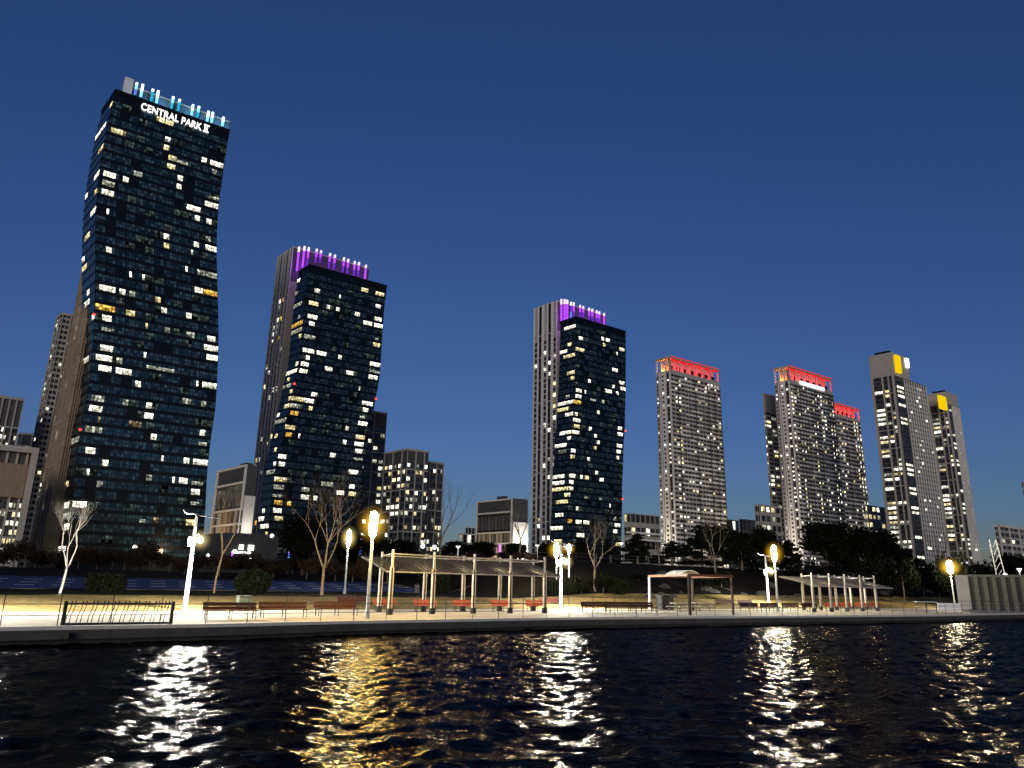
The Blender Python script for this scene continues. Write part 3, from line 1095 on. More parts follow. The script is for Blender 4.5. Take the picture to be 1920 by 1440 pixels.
# ------------------------------------------------------------------ towers with yellow light boxes
def pier_tower(label, corner, y, right, left, body_right, floors, seed, box_px, crown, white=None):
    rr = random.Random(seed)
    root = thing('concrete_tower', label, 'skyscraper')
    b = Block(corner, y, right, left)
    F, L, z0, H = b.F, b.L, b.z0, b.top
    Hb = F.inv(*crown)[1]
    wb = hit(b.C, DR, *body_right)[0]
    mb = MB()
    mb.prism(b.poly, Hb, H, 'stone', 'stone_dark')
    mb.build('crown', parent=root)
    mb = MB()
    dep = DL * b.wl
    cut = wb * 0.30
    mb.prism([b.C, b.C + DR * wb, b.C + DR * wb + dep, b.C + dep], z0, Hb - 0.02, 'stone_dark')
    mb.build('wall', parent=root)
    mb, wins = MB(), Wins()
    base = z0 + 4
    fh = (Hb - base) / floors
    edges = (0.0, 0.10, 0.46, 0.53, 0.72, 0.77, 0.90, 1.0)
    for i in range(0, len(edges) - 1, 2):
        L.box(mb, edges[i] * b.wl, edges[i + 1] * b.wl, z0, Hb, 0.02, 0.7, 'stone')
    for j in range(0, floors, 4):
        L.box(mb, 0, b.wl, base + j * fh, base + j * fh + 0.6, 0.02, 0.5, 'stone')
    mb.build('pier', parent=root)
    for r in range(floors):
        za = base + r * fh
        for k, (a0, a1) in enumerate(((0.10, 0.46), (0.53, 0.72), (0.77, 0.90))):
            p_ = (0.55, 0.35, 0.3)[k] if r < floors - 3 else 0.0
            on = rr.random() < p_
            m_ = rr.choice(('lit_white', 'lit_white', 'lit_warm', 'lit_dim')) if on else 'glass_plain'
            wins.add(L, a0 * b.wl + 0.15, a1 * b.wl - 0.15, za + fh * 0.3, za + fh * 0.9, m_, (3, 1), lit=on, key=(k, r))
    F2_ = Face(b.C, DR, wb)
    rib = MB()
    nr = 9
    for i in range(nr + 1):
        u = cut + (wb - cut) * i / nr
        F2_.box(rib, u - 0.35, u + 0.35, z0, Hb - 0.5, 0.02, 0.4, 'stone_light')
    rib.build('rib', parent=root, kind='stuff')
    for r in range(floors - 1):
        za = base + r * fh
        on = rr.random() < 0.4
        wins.add(F2_, cut * 0.15, cut * 0.85, za + fh * 0.3, za + fh * 0.85, 'lit_white' if on else 'glass_plain', (3, 1), lit=on, key=(9, r))
        for i in range(nr):
            u0, u1 = cut + (wb - cut) * i / nr + 0.4, cut + (wb - cut) * (i + 1) / nr - 0.4
            on = rr.random() < 0.09
            wins.add(F2_, u0, u1, za + fh * 0.3, za + fh * 0.85, 'lit_white' if on else 'stone_grey', (1, 1), lit=on, key=(20 + i, r))
    wins.finish(root)
    mb = MB()
    G = Face(b.C, DR, wb)
    u0, z1_ = G.inv(box_px[0], box_px[1])
    u1, z0_ = G.inv(box_px[2], box_px[3])
    G.box(mb, u0, u1, z0_, z1_, 0.05, 1.6, 'yellow_light')
    mb.build('light_box', parent=root)
    if white:
        u0, z1_ = G.inv(white[0], white[1])
        u1, z0_ = G.inv(white[2], white[3])
        mb = MB()
        G.box(mb, u0, u1, z0_, z1_, 0.05, 1.2, 'shop_light')
        mb.build('light_panel', parent=root)
    mb = MB()
    L.box(mb, b.wl * 0.25, b.wl * 0.9, H + 0.05, H + 1.6, -3, -1, 'spandrel')
    mb.build('roof_plant', parent=root)
    return root


pier_tower('beige concrete tower with yellow light box and bright white corner light', (1671, 660), 430, (1703, 682), (1628, 668), (1733, 712), 44, 21, (1675, 666, 1687, 701), (1673, 702), (1696, 672, 1702, 690))
pier_tower('shorter beige concrete tower with wide yellow light box, at the right end', (1774, 734), 560, (1794, 745), (1739, 742), (1797, 758), 42, 22, (1757, 741, 1773, 770), (1776, 757))


# ------------------------------------------------------------------ lower buildings
def plain_block(name, label, corner, y, right, left, floors, cr, cl, litp, seed, wallm='stone_dark', glass='glass_plain', trimm='stone', band=0.34, roof_h=0.0, trim=True, kind_cat='building', wide=0.8):
    rr = random.Random(seed)
    root = thing(name, label, kind_cat)
    b = Block(corner, y, right, left)
    H, z0 = b.top, b.z0
    mb = MB()
    mb.prism(b.poly, z0, H, wallm, 'stone_dark')
    mb.build('wall', parent=root)
    wins, tr = Wins(), MB()
    base, top = z0 + 3, H - roof_h
    fh = (top - base) / floors
    for F, W, cols in ((b.F, b.wr, cr), (b.L, b.wl, cl)):
        if cols < 1:
            continue
        cw = W / cols
        hot = [rr.random() for _ in range(cols)]
        for r in range(floors):
            za = base + r * fh
            for k in range(cols):
                on = rr.random() < litp * (0.4 + 1.3 * hot[k])
                m_ = rr.choice(('lit_white', 'lit_white', 'lit_warm', 'lit_dim')) if on else glass
                ww = cw * wide * (rr.uniform(0.6, 1) if on else 1)
                wins.add(F, k * cw + (cw - ww) / 2, k * cw + (cw + ww) / 2, za + fh * band, za + fh * 0.93, m_, (2, 1), lit=on, key=(k, r))
        if trim:
            for j in range(0, floors + 1, 3):
                F.box(tr, 0, W, base + j * fh - 0.25, base + j * fh + 0.25, 0.02, 0.35, trimm)
            for k in range(0, cols + 1, 2):
                F.box(tr, max(0, k * cw - 0.25), min(W, k * cw + 0.25), base, H, 0.02, 0.4, trimm)
            F.box(tr, 0, W, H - 0.6, H + 0.3, -0.3, 0.6, trimm)
    if tr.f:
        tr.build('trim', parent=root)
    wins.finish(root, 70)
    return root, b


plain_block('apartment_tower', 'grey tower with rounded dark side behind the tallest glass tower', (118, 588), 260, (150, 592), (106, 606), 44, 4, 3, 0.16, 31, 'stone_grey', trim=True, kind_cat='skyscraper')
plain_block('apartment_block', 'dark green roofed block at the left edge of the skyline', (-60, 735), 235, (46, 748), (-90, 745), 18, 16, 2, 0.5, 32, 'stone_dark', roof_h=10, trimm='stone_grey')
plain_block('apartment_block', 'small dark block peeping between left edge buildings', (42, 812), 300, (71, 815), (36, 814), 18, 3, 1, 0.5, 33, 'stone_dark', roof_h=5, trimm='stone_grey')
fb, fbb = plain_block('office_building', 'beige framed low building with deep top beam at the left edge', (-80, 828), 170, (74, 836), (-110, 835), 7, 16, 1, 0.8, 34, 'stone_dark', roof_h=13, trimm='stone')
mb = MB()
fbb.F.box(mb, 0, fbb.wr, fbb.top - 1.2, fbb.top + 0.2, 0.5, 2.2, 'stone')
fbb.F.box(mb, fbb.wr - 1.4, fbb.wr, fbb.z0, fbb.top - 1.2, 0.5, 2.2, 'stone')
fbb.F.box(mb, 0, fbb.wr - 1.5, fbb.top - 12, fbb.top - 4, 0.6, 1.2, 'brown_cladding')
mb.build('portal_frame', parent=fb)
for spec in (('grey slab block half hidden behind the leaning glass tower', (680, 768), 390, (726, 768), (672, 770), 22, 4, 1, 0.30, 41, 8, 'stone_dark'),
             ('dark mid rise block with pale grid lines and many lit windows', (764, 842), 330, (804, 848), (722, 850), 16, 5, 5, 0.42, 42, 6, 'stone_dark'),
             ('narrow dark block attached right of the gridded mid rise', (806, 866), 350, (832, 868), (800, 868), 15, 4, 1, 0.36, 43, 3, 'stone_dark')):
    plain_block('apartment_block', spec[0], spec[1], spec[2], spec[3], spec[4], spec[5], spec[6], spec[7], spec[8], spec[9], spec[11], glass='glass_navy', roof_h=spec[10], trimm='stone_grey')


def panel_building(label, corner, y, right, left, right_m, seed, amber):
    root = thing('low_building', label, 'building')
    b = Block(corner, y, right, left)
    H, z0 = b.top, b.z0
    mb = MB()
    mb.prism(b.poly, z0, H, 'stone_dark', 'stone_dark')
    mb.build('wall', parent=root)
    mb = MB()
    h = H - z0
    L = b.L
    zc = z0 + h * 0.60
    n = 26
    rr = random.Random(seed)
    for i in range(n):
        L.box(mb, b.wl * i / n + 0.05, b.wl * (i + 1) / n - 0.05, z0, zc - 0.4, 0.02, rr.uniform(0.1, 0.5), rr.choice(('brown_cladding', 'brown_cladding', 'stone', 'stone_dark')))
    mb.build('vertical_panel', parent=root, kind='stuff')
    mb = MB()
    for z in (zc, z0 + h * 0.84, z0 + h * 0.32, z0 + h * 0.47, H - 0.3):
        L.box(mb, 0, b.wl, z - 0.3, z + 0.3, 0.02, 0.65, 'stone_light')
    for u in (0.15, b.wl - 0.35):
        L.box(mb, u - 0.15, u + 0.15, z0, H, 0.02, 0.66, 'stone_light')
    mb.build('trim', parent=root)
    mb = MB()
    b.F.box(mb, 0, b.wr, z0, z0 + h * 0.72, 0.02, 0.5, right_m)
    mb.build('side_wall', parent=root)
    mb = MB()
    for i in range(5):
        L.quad(mb, b.wl * i / 5 + 0.2, b.wl * (i + 1) / 5 - 0.2, zc + 0.5, z0 + h * 0.82, 0.05, 'glass_plain', [(0, 0), (2, 0), (2, 1), (0, 1)])
    mb.build('window', parent=root, kind='stuff')
    mb = MB()
    L.box(mb, b.wl * 0.4, b.wl * 0.6, H, H + 1.8, -5, -3, 'stone_dark')
    mb.build('roof_plant', parent=root)
    return root, b


pb1, bb1 = panel_building('beige low building with timber slats left of the leaning glass tower', (465, 871), 210, (484, 876), (410, 889), 'stone_light', 51, True)
pb2, bb2 = panel_building('beige low building with bright white end wall left of the slender tower', (962, 934), 300, (990, 934), (896, 936), 'white_wall', 52, False)
for rt_, bb_, pw in ((pb1, bb1, 900), (pb2, bb2, 6000)):
    hh_ = bb_.top - bb_.z0
    point('flood_light', bb_.F.p(bb_.wr * 0.5, bb_.z0 + hh_ * 0.42, max(4.0, bb_.wr * 0.6)), (1.0, 0.92, 0.78), pw, 0.5, rt_)
    point('flood_light', bb_.L.p(bb_.wl * 0.55, bb_.z0 + hh_ * 0.25, 9), (1.0, 0.72, 0.40), 3800 if rt_ is pb1 else 4200, 0.5, rt_)
plain_block('low_building', 'far off small white block beside the bare tree on the skyline', (868, 1000), 420, (892, 990), (860, 1002), 3, 3, 1, 0.2, 61, 'white_wall', trim=False)
plain_block('low_building', 'tiny far off pale block next to the white end wall building', (878, 988), 460, (897, 990), (873, 990), 4, 3, 1, 0.1, 62, 'white_wall', trim=False)
wb_, wbb = plain_block('low_building', 'stepped white low building between slender tower and red crowned tower', (1182, 962), 330, (1236, 962), (1170, 965), 5, 6, 2, 0.12, 63, 'stone', trim=False)
mb = MB()
wbb.F.box(mb, -3, wbb.wr, wbb.top - 9, wbb.top - 8.2, 0.1, 2.5, 'white_wall')
wbb.F.box(mb, -3, wbb.wr, wbb.top - 12, wbb.top - 11.2, 0.1, 3.5, 'white_wall')
mb.build('balcony_slab', parent=wb_)
plain_block('apartment_block', 'pale mid rise block left of the taller red crowned tower', (1432, 738), 540, (1462, 740), (1430, 740), 40, 3, 1, 0.4, 64, 'stone', roof_h=14, trimm='stone_light')
plain_block('low_building', 'pinkish low block with lit windows between the red crowned towers', (1425, 947), 330, (1462, 950), (1415, 949), 8, 4, 2, 0.4, 65, 'stone', trimm='stone')
plain_block('low_building', 'low distant block just right of the lone red crowned tower', (1366, 974), 400, (1385, 975), (1362, 975), 4, 3, 1, 0.3, 66, 'stone_dark', trim=False)
plain_block('low_building', 'wide low distant block behind the dark pines', (1392, 973), 420, (1420, 973), (1386, 975), 4, 4, 1, 0.2, 67, 'stone_dark', trim=False)
plain_block('apartment_block', 'dark block filling the gap before the beige concrete towers', (1626, 948), 480, (1664, 950), (1618, 950), 10, 5, 2, 0.3, 68, 'stone_grey', trimm='stone')
plain_block('apartment_block', 'ribbed beige block at the right edge of the skyline', (1872, 985), 300, (1990, 1003), (1864, 992), 9, 14, 2, 0.10, 69, 'stone', trimm='stone_light')
plain_block('apartment_tower', 'thin pale tower cut by the right edge of the view', (1917, 903), 600, (1990, 900), (1915, 903), 12, 5, 1, 0.2, 70, 'stone_grey', trim=False, kind_cat='skyscraper')

# dark podium with shop front lights under the left towers
root = thing('shop_podium', 'dark low shop building with bright front lights under the beige slatted building', 'building')
c = foot(415, 150)
Fp = Face(c[:2], DR, hit(c[:2], DR, 520, 1040)[0])
mb = MB()
mb.prism([Fp.O, Fp.O + DR * Fp.W, Fp.O + DR * Fp.W + DL * 12, Fp.O + DL * 12], c[2] - 1, at(415, 998, 150)[2], 'wet_concrete')
mb.build('wall', parent=root)
for px, py, w, h in ((452, 1036, 34, 5), (452, 1026, 7, 9), (470, 1027, 9, 10), (468, 1046, 8, 6), (440, 1033, 6, 4)):
    u0, z1_ = Fp.inv(px - w / 2, py - h / 2)
    u1, z0_ = Fp.inv(px + w / 2, py + h / 2)
    mb = MB()
    Fp.box(mb, u0, u1, z0_, z1_, 0.05, 0.3, 'shop_light')
    mb.build('shop_lamp', parent=root)

# ------------------------------------------------------------------ lamps
def amber_lamp(label, base_px, head, m_core, m_halo, base=None, group='tall tube lamps'):
    p = terr(*base_px) if base is None else base
    root = thing('street_lamp', label, 'street lamp', p, 0, group)
    zt_, zb_ = ztop(head[0], head[1], p) - p[2], ztop(head[0], head[2], p) - p[2]
    top = at(head[0], head[1], p[1]) - p
    k = p[1] / FPX
    rr = max(0.08, head[3] / 2 * k * 0.85)
    mb = MB()
    mb.lathe((0, 0, 0), ((0.16, 0), (0.16, 0.35), (0.11, 0.4), (0.085, zb_)), 'metal_grey', 10)
    mb.build('pole', parent=root, smooth=True)
    mb = MB()
    h = zt_ - zb_
    mb.lathe((0, 0, zb_), ((0.03, 0), (rr * 0.75, h * 0.06), (rr, h * 0.3), (rr, h * 0.75), (rr * 0.7, h * 0.94), (0.03, h)), m_core, 14)
    core = mb.build('diffuser', parent=root, smooth=True)
    mb = MB()
    R = rr * 5.2  # added glowing volume imitates bloom, far wider than the tube
    mb.lathe((0, 0, zb_ - h * 0.4), [(R * math.sin(math.pi * i / 12), h * 1.8 * (1 - math.cos(math.pi * i / 12)) / 2) for i in range(13)], m_halo, 16)
    mb.build('lamp_halo', parent=core, smooth=True)
    return root, p


def solar_lamp(label, base_px, top_px, lum_px, base=None):
    p = terr(*base_px) if base is None else base
    root = thing('solar_lamp', label, 'street lamp', p, 0, 'white solar lamps on the promenade')
    H = ztop(*top_px, p) - p[2]
    mb = MB()
    mb.lathe((0, 0, 0), ((0.17, 0), (0.17, 0.05), (0.15, 0.06), (0.13, H * 0.5), (0.09, H)), 'metal_white', 12)
    mb.build('pole', parent=root, smooth=True)
    mb = MB()
    mb.box((0.75, 0.1, H + 0.06), (1.3, 0.7, 0.05), 'panel_dark', tilt=('Y', 0.12))
    mb.build('solar_panel', parent=root)
    mb = MB()
    pts = [(0.3 * math.cos(a) * (1 + a * 0.0) - 0.28, 0, H - 0.05 + 0.28 * math.sin(a)) for a in np.linspace(-0.2, 1.7, 8)]
    pts += [(-0.55, 0, H + 0.2), (-0.8, 0, H + 0.3), (-0.95, 0, H + 0.48)]
    mb.tube(pts, 0.035, 'metal_white', 6)
    mb.build('turbine_arm', parent=root, smooth=True)
    l = at(*lum_px, p[1]) - p
    mb = MB()
    mb.box((-0.22, 0, l[2] - 0.1), (0.22, 0.24, 0.6), 'metal_white')
    mb.build('control_box', parent=root)
    mb = MB()
    mb.tube([(0.08, 0, l[2] + 0.3), (0.34, -0.1, l[2] + 0.38), (0.52, -0.2, l[2] + 0.22)], 0.04, 'metal_white', 6)
    mb.build('lamp_arm', parent=root)
    c = (0.52, -0.2, l[2])
    mb = MB()
    mb.lathe(c, [(0.19 * math.sin(math.pi * i / 8), -0.19 * math.cos(math.pi * i / 8)) for i in range(9)], 'led_core', 12)
    core = mb.build('lamp_head', parent=root, smooth=True)
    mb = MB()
    mb.lathe(c, [(0.95 * math.sin(math.pi * i / 12), -0.95 * math.cos(math.pi * i / 12)) for i in range(13)], 'led_halo', 14)  # bloom round the head, an added glowing volume without any glass
    mb.build('lamp_halo', parent=core, smooth=True)
    return root, p


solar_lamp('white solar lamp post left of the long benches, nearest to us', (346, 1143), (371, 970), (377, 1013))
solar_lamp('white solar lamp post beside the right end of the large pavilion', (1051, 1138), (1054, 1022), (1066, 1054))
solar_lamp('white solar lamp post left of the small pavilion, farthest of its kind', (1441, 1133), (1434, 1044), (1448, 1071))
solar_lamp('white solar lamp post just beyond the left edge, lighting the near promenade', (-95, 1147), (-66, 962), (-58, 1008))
amber_lamp('tall grey lamp with big amber tube between the red benches and the pavilion', (688, 1160), (700, 958, 1008, 17), 'amber_core', 'amber_halo')
amber_lamp('pale lamp with small cream tube behind the bare tree', (646, 1114), (655, 993, 1024, 9), 'cream_core', 'cream_halo')
amber_lamp('grey lamp with amber tube close left of the central solar lamp', (1043, 1114), (1042, 1018, 1044, 10), 'pale_amber_core', 'amber_halo')
amber_lamp('distant lamp with small amber tube behind the central solar lamp', (1067, 1111), (1067, 1020, 1037, 7), 'cream_core', 'amber_halo')
amber_lamp('grey lamp with amber tube beside the farthest white solar lamp', (1459, 1146), (1452, 1022, 1053, 10), 'pale_amber_core', 'amber_halo')
amber_lamp('lamp with amber tube at the end of the retaining wall', (1791, 1141), (1786, 1051, 1076, 11), 'pale_amber_core', 'amber_halo')

park = thing('park_lamp', 'slim white park lamp above the pavilion roof, leftmost of them', 'park lamp', (0, 0, 0), 0, 'slim white park lamps')
mb = MB()
mb.lathe((0, 0, 0), ((0.1, 0), (0.07, 0.3), (0.06, 5.0)), 'metal_white', 8)
mb.build('pole', parent=park, smooth=True)
mb = MB()
mb.lathe((0, 0, 5.0), ((0.06, 0), (0.32, 0.45), (0.34, 0.5), (0.02, 0.52)), 'point_white', 10)
mb.build('lamp_head', parent=park, smooth=True)
PL = [(857, 1024, 105, None), (1007, 1022, 110, 'slim white park lamp beside the slender tower foot'),
      (1166, 1018, 120, 'slim white park lamp in front of the stepped white building'),
      (1340, 1026, 125, 'slim white park lamp standing before the dark pines'),
      (1522, 1017, 140, 'slim white park lamp above the small pavilion'),
      (1607, 1051, 160, 'small bright park lamp right of the small pavilion roof'),
      (1484, 1052, 150, 'small white park lamp right of the amber lamp pair'),
      (1913, 1066, 110, 'small white park lamp above the retaining wall')]
for i, (px, py, y, lb) in enumerate(PL):
    p = foot(px, y)
    h = ztop(px, py, p) - p[2]
    sc = (1, 1, h / 5.5)
    if i == 0:
        park.location, park.scale = tuple(p), sc
    else:
        dup(park, p, 0, lb, None, sc)
bol = thing('light_bollard', 'low purple glowing light post left of the round bush', 'light post')
mb = MB()
mb.lathe((0, 0, 0), ((0.06, 0), (0.05, 1.6)), 'metal_dark', 6)
mb.build('pole', parent=bol)
for i, (px, py, y, lb, m_) in enumerate(((431, 1042, 118, None, 'point_purple'), (538, 1040, 120, 'low blue glowing light post behind the bare tree', 'point_blue'), (565, 1038, 118, 'low white glowing light post behind the bare tree', 'point_white'),
                                         (672, 1034, 120, 'low blue glowing light post beside the big amber lamp', 'point_blue'), (936, 1028, 108, 'purple glowing light post above the pavilion roof', 'point_purple'))):
    p = foot(px, y)
    zz = ztop(px, py, p)
    if i == 0:
        r = bol
        r.location = tuple(p)
    else:
        r = dup(bol, p, 0, lb)
    for ch in list(r.children):
        ch.scale = (1, 1, max(0.2, (zz - 0.5 - p[2]) / 1.6))
    mb = MB()
    mb.lathe((0, 0, zz - p[2] - 0.55), ((0.02, 0), (0.14, 0.06), (0.14, 1.0), (0.02, 1.05)), m_, 8)
    mb.build('light_tube', parent=r)

# small far lights among the trees
for i, (px, py, y, lb) in enumerate(((245, 1030, 120, 'warm far off garden light under the tallest glass tower'), (385, 1046, 130, 'warm far off garden light right of the near solar lamp'), (790, 1028, 125, 'twin far off path light behind the pavilion roof, left one'),
                                     (812, 1030, 125, 'bright far off path light behind the pavilion roof'), (1178, 1068, 118, 'small white garden light on the dark bank left of the shelter'), (502, 1008, 140, 'small amber lantern on the dark slope under the leaning tower'))):
    p = foot(px, y)
    h = ztop(px, py, p) - p[2]
    r = thing('garden_light', lb, 'garden light', p)
    mb = MB()
    mb.lathe((0, 0, 0), ((0.05, 0), (0.04, h)), 'metal_dark', 6)
    mb.build('pole', parent=r)
    mb = MB()
    s_ = 0.35
    mb.lathe((0, 0, h), [(s_ * math.sin(math.pi * k / 6), s_ * (1 - math.cos(math.pi * k / 6))) for k in range(7)], 'shop_light', 8)
    mb.build('lamp_head', parent=r, smooth=True)

# ------------------------------------------------------------------ railing and bike rack
s0, s1 = -24.0, 128.0
root = thing('railing', 'thin dark three rail railing along the quay edge', 'railing')
for zz in (0.45, 0.9, 1.33):
    mb = MB()
    mb.tube([q(s, 0.3, zz) for s in np.arange(s0, s1 + 0.1, 4.0)], 0.016, 'metal_dark', 5)
    mb.build('rail', parent=root)
s = s0
while s <= s1:
    mb = MB()
    p = q(s, 0.3, 0)
    mb.tube([p, p + np.array((0, 0, 1.36))], 0.022, 'metal_dark', 5)
    mb.build('post', parent=root)
    s += 2.0
pa, pb = ground(137, 1172.5), ground(382, 1165)
a, b = terr(135, 1172), terr(381, 1167)
a = ground(136, 1172) if a is None else a
dirv = np.array((E_[0], E_[1], 0))
root = thing('bike_rack', 'black bicycle rack with ten pairs of bent bars behind the railing', 'bike rack')
a = q(st(ground(114, 1172))[0], 0.75, 0)
b = q(st(ground(318, 1170))[0], 0.75, 0)
for e in (a, b):
    mb = MB()
    mb.box((e[0], e[1], 0.5), (0.14, 0.14, 1.02), 'metal_dark', rz=QROT)
    mb.build('post', parent=root)
for zz, hh in ((0.9, 0.09), (0.06, 0.1)):
    mb = MB()
    mid = (a + b) / 2
    ln = float(np.linalg.norm(b - a))
    mb.box((mid[0], mid[1], zz), (ln - 0.16, 0.09, hh), 'metal_dark', rz=math.atan2(b[1] - a[1], b[0] - a[0]))
    mb.build('rail', parent=root)
ud = (b - a) / np.linalg.norm(b - a)
for i in range(10):
    for k in (0, 1):
        c = a + (b - a) * ((i + 0.5) / 10.3) + ud * (k * 0.15)
        mb = MB()
        mb.tube([c + ud * (-0.14) + np.array((0, 0, 0.06)), c + ud * (-0.10) + np.array((0, 0, 0.4)), c + ud * 0.0 + np.array((0, 0, 0.75)), c + ud * 0.02 + np.array((0, 0, 1.0))], 0.018, 'metal_dark', 5)
        mb.box(c + ud * 0.02 + np.array((0, 0, 0.98)), (0.05, 0.05, 0.09), 'metal_dark')
        mb.build('bent_bar', parent=root)


# ------------------------------------------------------------------ benches
def make_bench(label, L, wood, group):
    r = thing('bench', label, 'bench', (0, 0, 0), 0, group)
    mb = MB()
    for k in range(3):
        mb.box((0, -0.16 + 0.16 * k - 0.1, 0.44), (L, 0.13, 0.04), wood)
    mb.build('seat', parent=r)
    mb = MB()
    for k in range(2):
        mb.box((0, 0.2 + 0.03 * k, 0.56 + 0.2 * k), (L, 0.04, 0.18), wood, tilt=('X', -0.15))
    mb.build('backrest', parent=r)
    for x in (-L / 2 + 0.15, 0, L / 2 - 0.15):
        mb = MB()
        mb.tube([(x, -0.32, 0), (x, -0.3, 0.41), (x, 0.16, 0.41), (x, 0.2, 0)], 0.025, 'metal_dark', 5)
        mb.tube([(x, 0.2, 0), (x, 0.22, 0.42), (x, 0.27, 0.86)], 0.025, 'metal_dark', 5)
        mb.build('leg_frame', parent=r)
    return r


def place(px, py):
    return ground(px, py)


bench = make_bench('dark red slatted bench, first of the long row beside the near solar lamp', 2.8, 'backlit_red_wood', 'dark red benches facing the water')
BL = [(431, 1161, None), (531, 1157.5, 'dark red slatted bench in the middle of the long row before the bare tree'), (630, 1154.5, 'dark red slatted bench beside the tall amber lamp'),
      (1117, 1149, 'dark red bench just right of the central solar lamp'), (1161, 1149, 'dark red bench in the middle of the row left of the brown shelter'), (1206, 1149, 'dark red bench closest to the left post of the brown shelter'),
      (1408, 1147.5, 'dark red bench just right of the brown shelter'), (1446, 1147.5, 'dark red bench under the amber lamp pair'), (1486, 1147.5, 'dark red bench left of the small pavilion posts'),
      (1522, 1147, 'dark red bench among the left posts of the small pavilion')]
for i, (px, py, lb) in enumerate(BL):
    p = place(px, py)
    if i == 0:
        bench.location, bench.rotation_euler = tuple(p), (0, 0, QROT)
    else:
        dup(bench, p, QROT, lb)
bench2 = make_bench('lit orange red bench under the large pavilion, leftmost one', 1.75, 'red_wood', 'orange red benches under the pavilions')
OB = [(722, 1146, None, -0.1), (797, 1147, 'lit orange red bench under the second bay of the large pavilion', -0.35), (871, 1147, 'lit orange red bench in the middle of the large pavilion', -0.35),
      (942, 1147, 'lit orange red bench under the fourth bay of the large pavilion', -0.35), (1006, 1146.5, 'lit orange red bench at the right end of the large pavilion', -0.35),
      (1560, 1145, 'orange red bench under the small pavilion, leftmost one', -0.2), (1589, 1145, 'orange red bench under the small pavilion, second from left', -0.2), (1618, 1144.5, 'orange red bench under the small pavilion, third from left', -0.2),
      (1645, 1144, 'orange red bench at the right end of the small pavilion', -0.2)]
for i, (px, py, lb, da) in enumerate(OB):
    p = place(px, py)
    if i == 0:
        bench2.location, bench2.rotation_euler = tuple(p), (0, 0, QROT + da)
    else:
        dup(bench2, p, QROT + da, lb)
for px, py, lb in ((664, 1139, 'red bench at the lawn edge behind the tall amber lamp'), (1035, 1138, 'red bench at the lawn edge right of the large pavilion'), (1360, 1139, 'red bench at the lawn edge behind the right post of the brown shelter'), (1400, 1138.5, 'red bench at the lawn edge left of the farthest solar lamp')):
    dup(bench, place(px, py), QROT, lb)

# picnic tables beneath the shelter
pt = thing('picnic_table', 'pale picnic table left of the shelter middle posts', 'table', place(1275, 1147), QROT, 'picnic tables beneath the shelter')
mb = MB()
mb.box((0, 0, 0.74), (1.8, 0.8, 0.05), 'pale_wood')
mb.build('tabletop', parent=pt)
for sgn in (-1, 1):
    mb = MB()
    mb.box((0, 0.7 * sgn, 0.44), (1.8, 0.28, 0.05), 'pale_wood')
    mb.build('seat', parent=pt)
    mb = MB()
    mb.tube([(0.7 * sgn, -0.75, 0), (0.7 * sgn, -0.3, 0.7)], 0.03, 'metal_dark', 5)
    mb.tube([(0.7 * sgn, 0.75, 0), (0.7 * sgn, 0.3, 0.7)], 0.03, 'metal_dark', 5)
    mb.tube([(0.7 * sgn, -0.75, 0.41), (0.7 * sgn, 0.75, 0.41)], 0.03, 'metal_dark', 5)
    mb.build('leg_frame', parent=pt)
dup(pt, place(1312, 1146), QROT, 'pale picnic table right of the shelter middle posts')


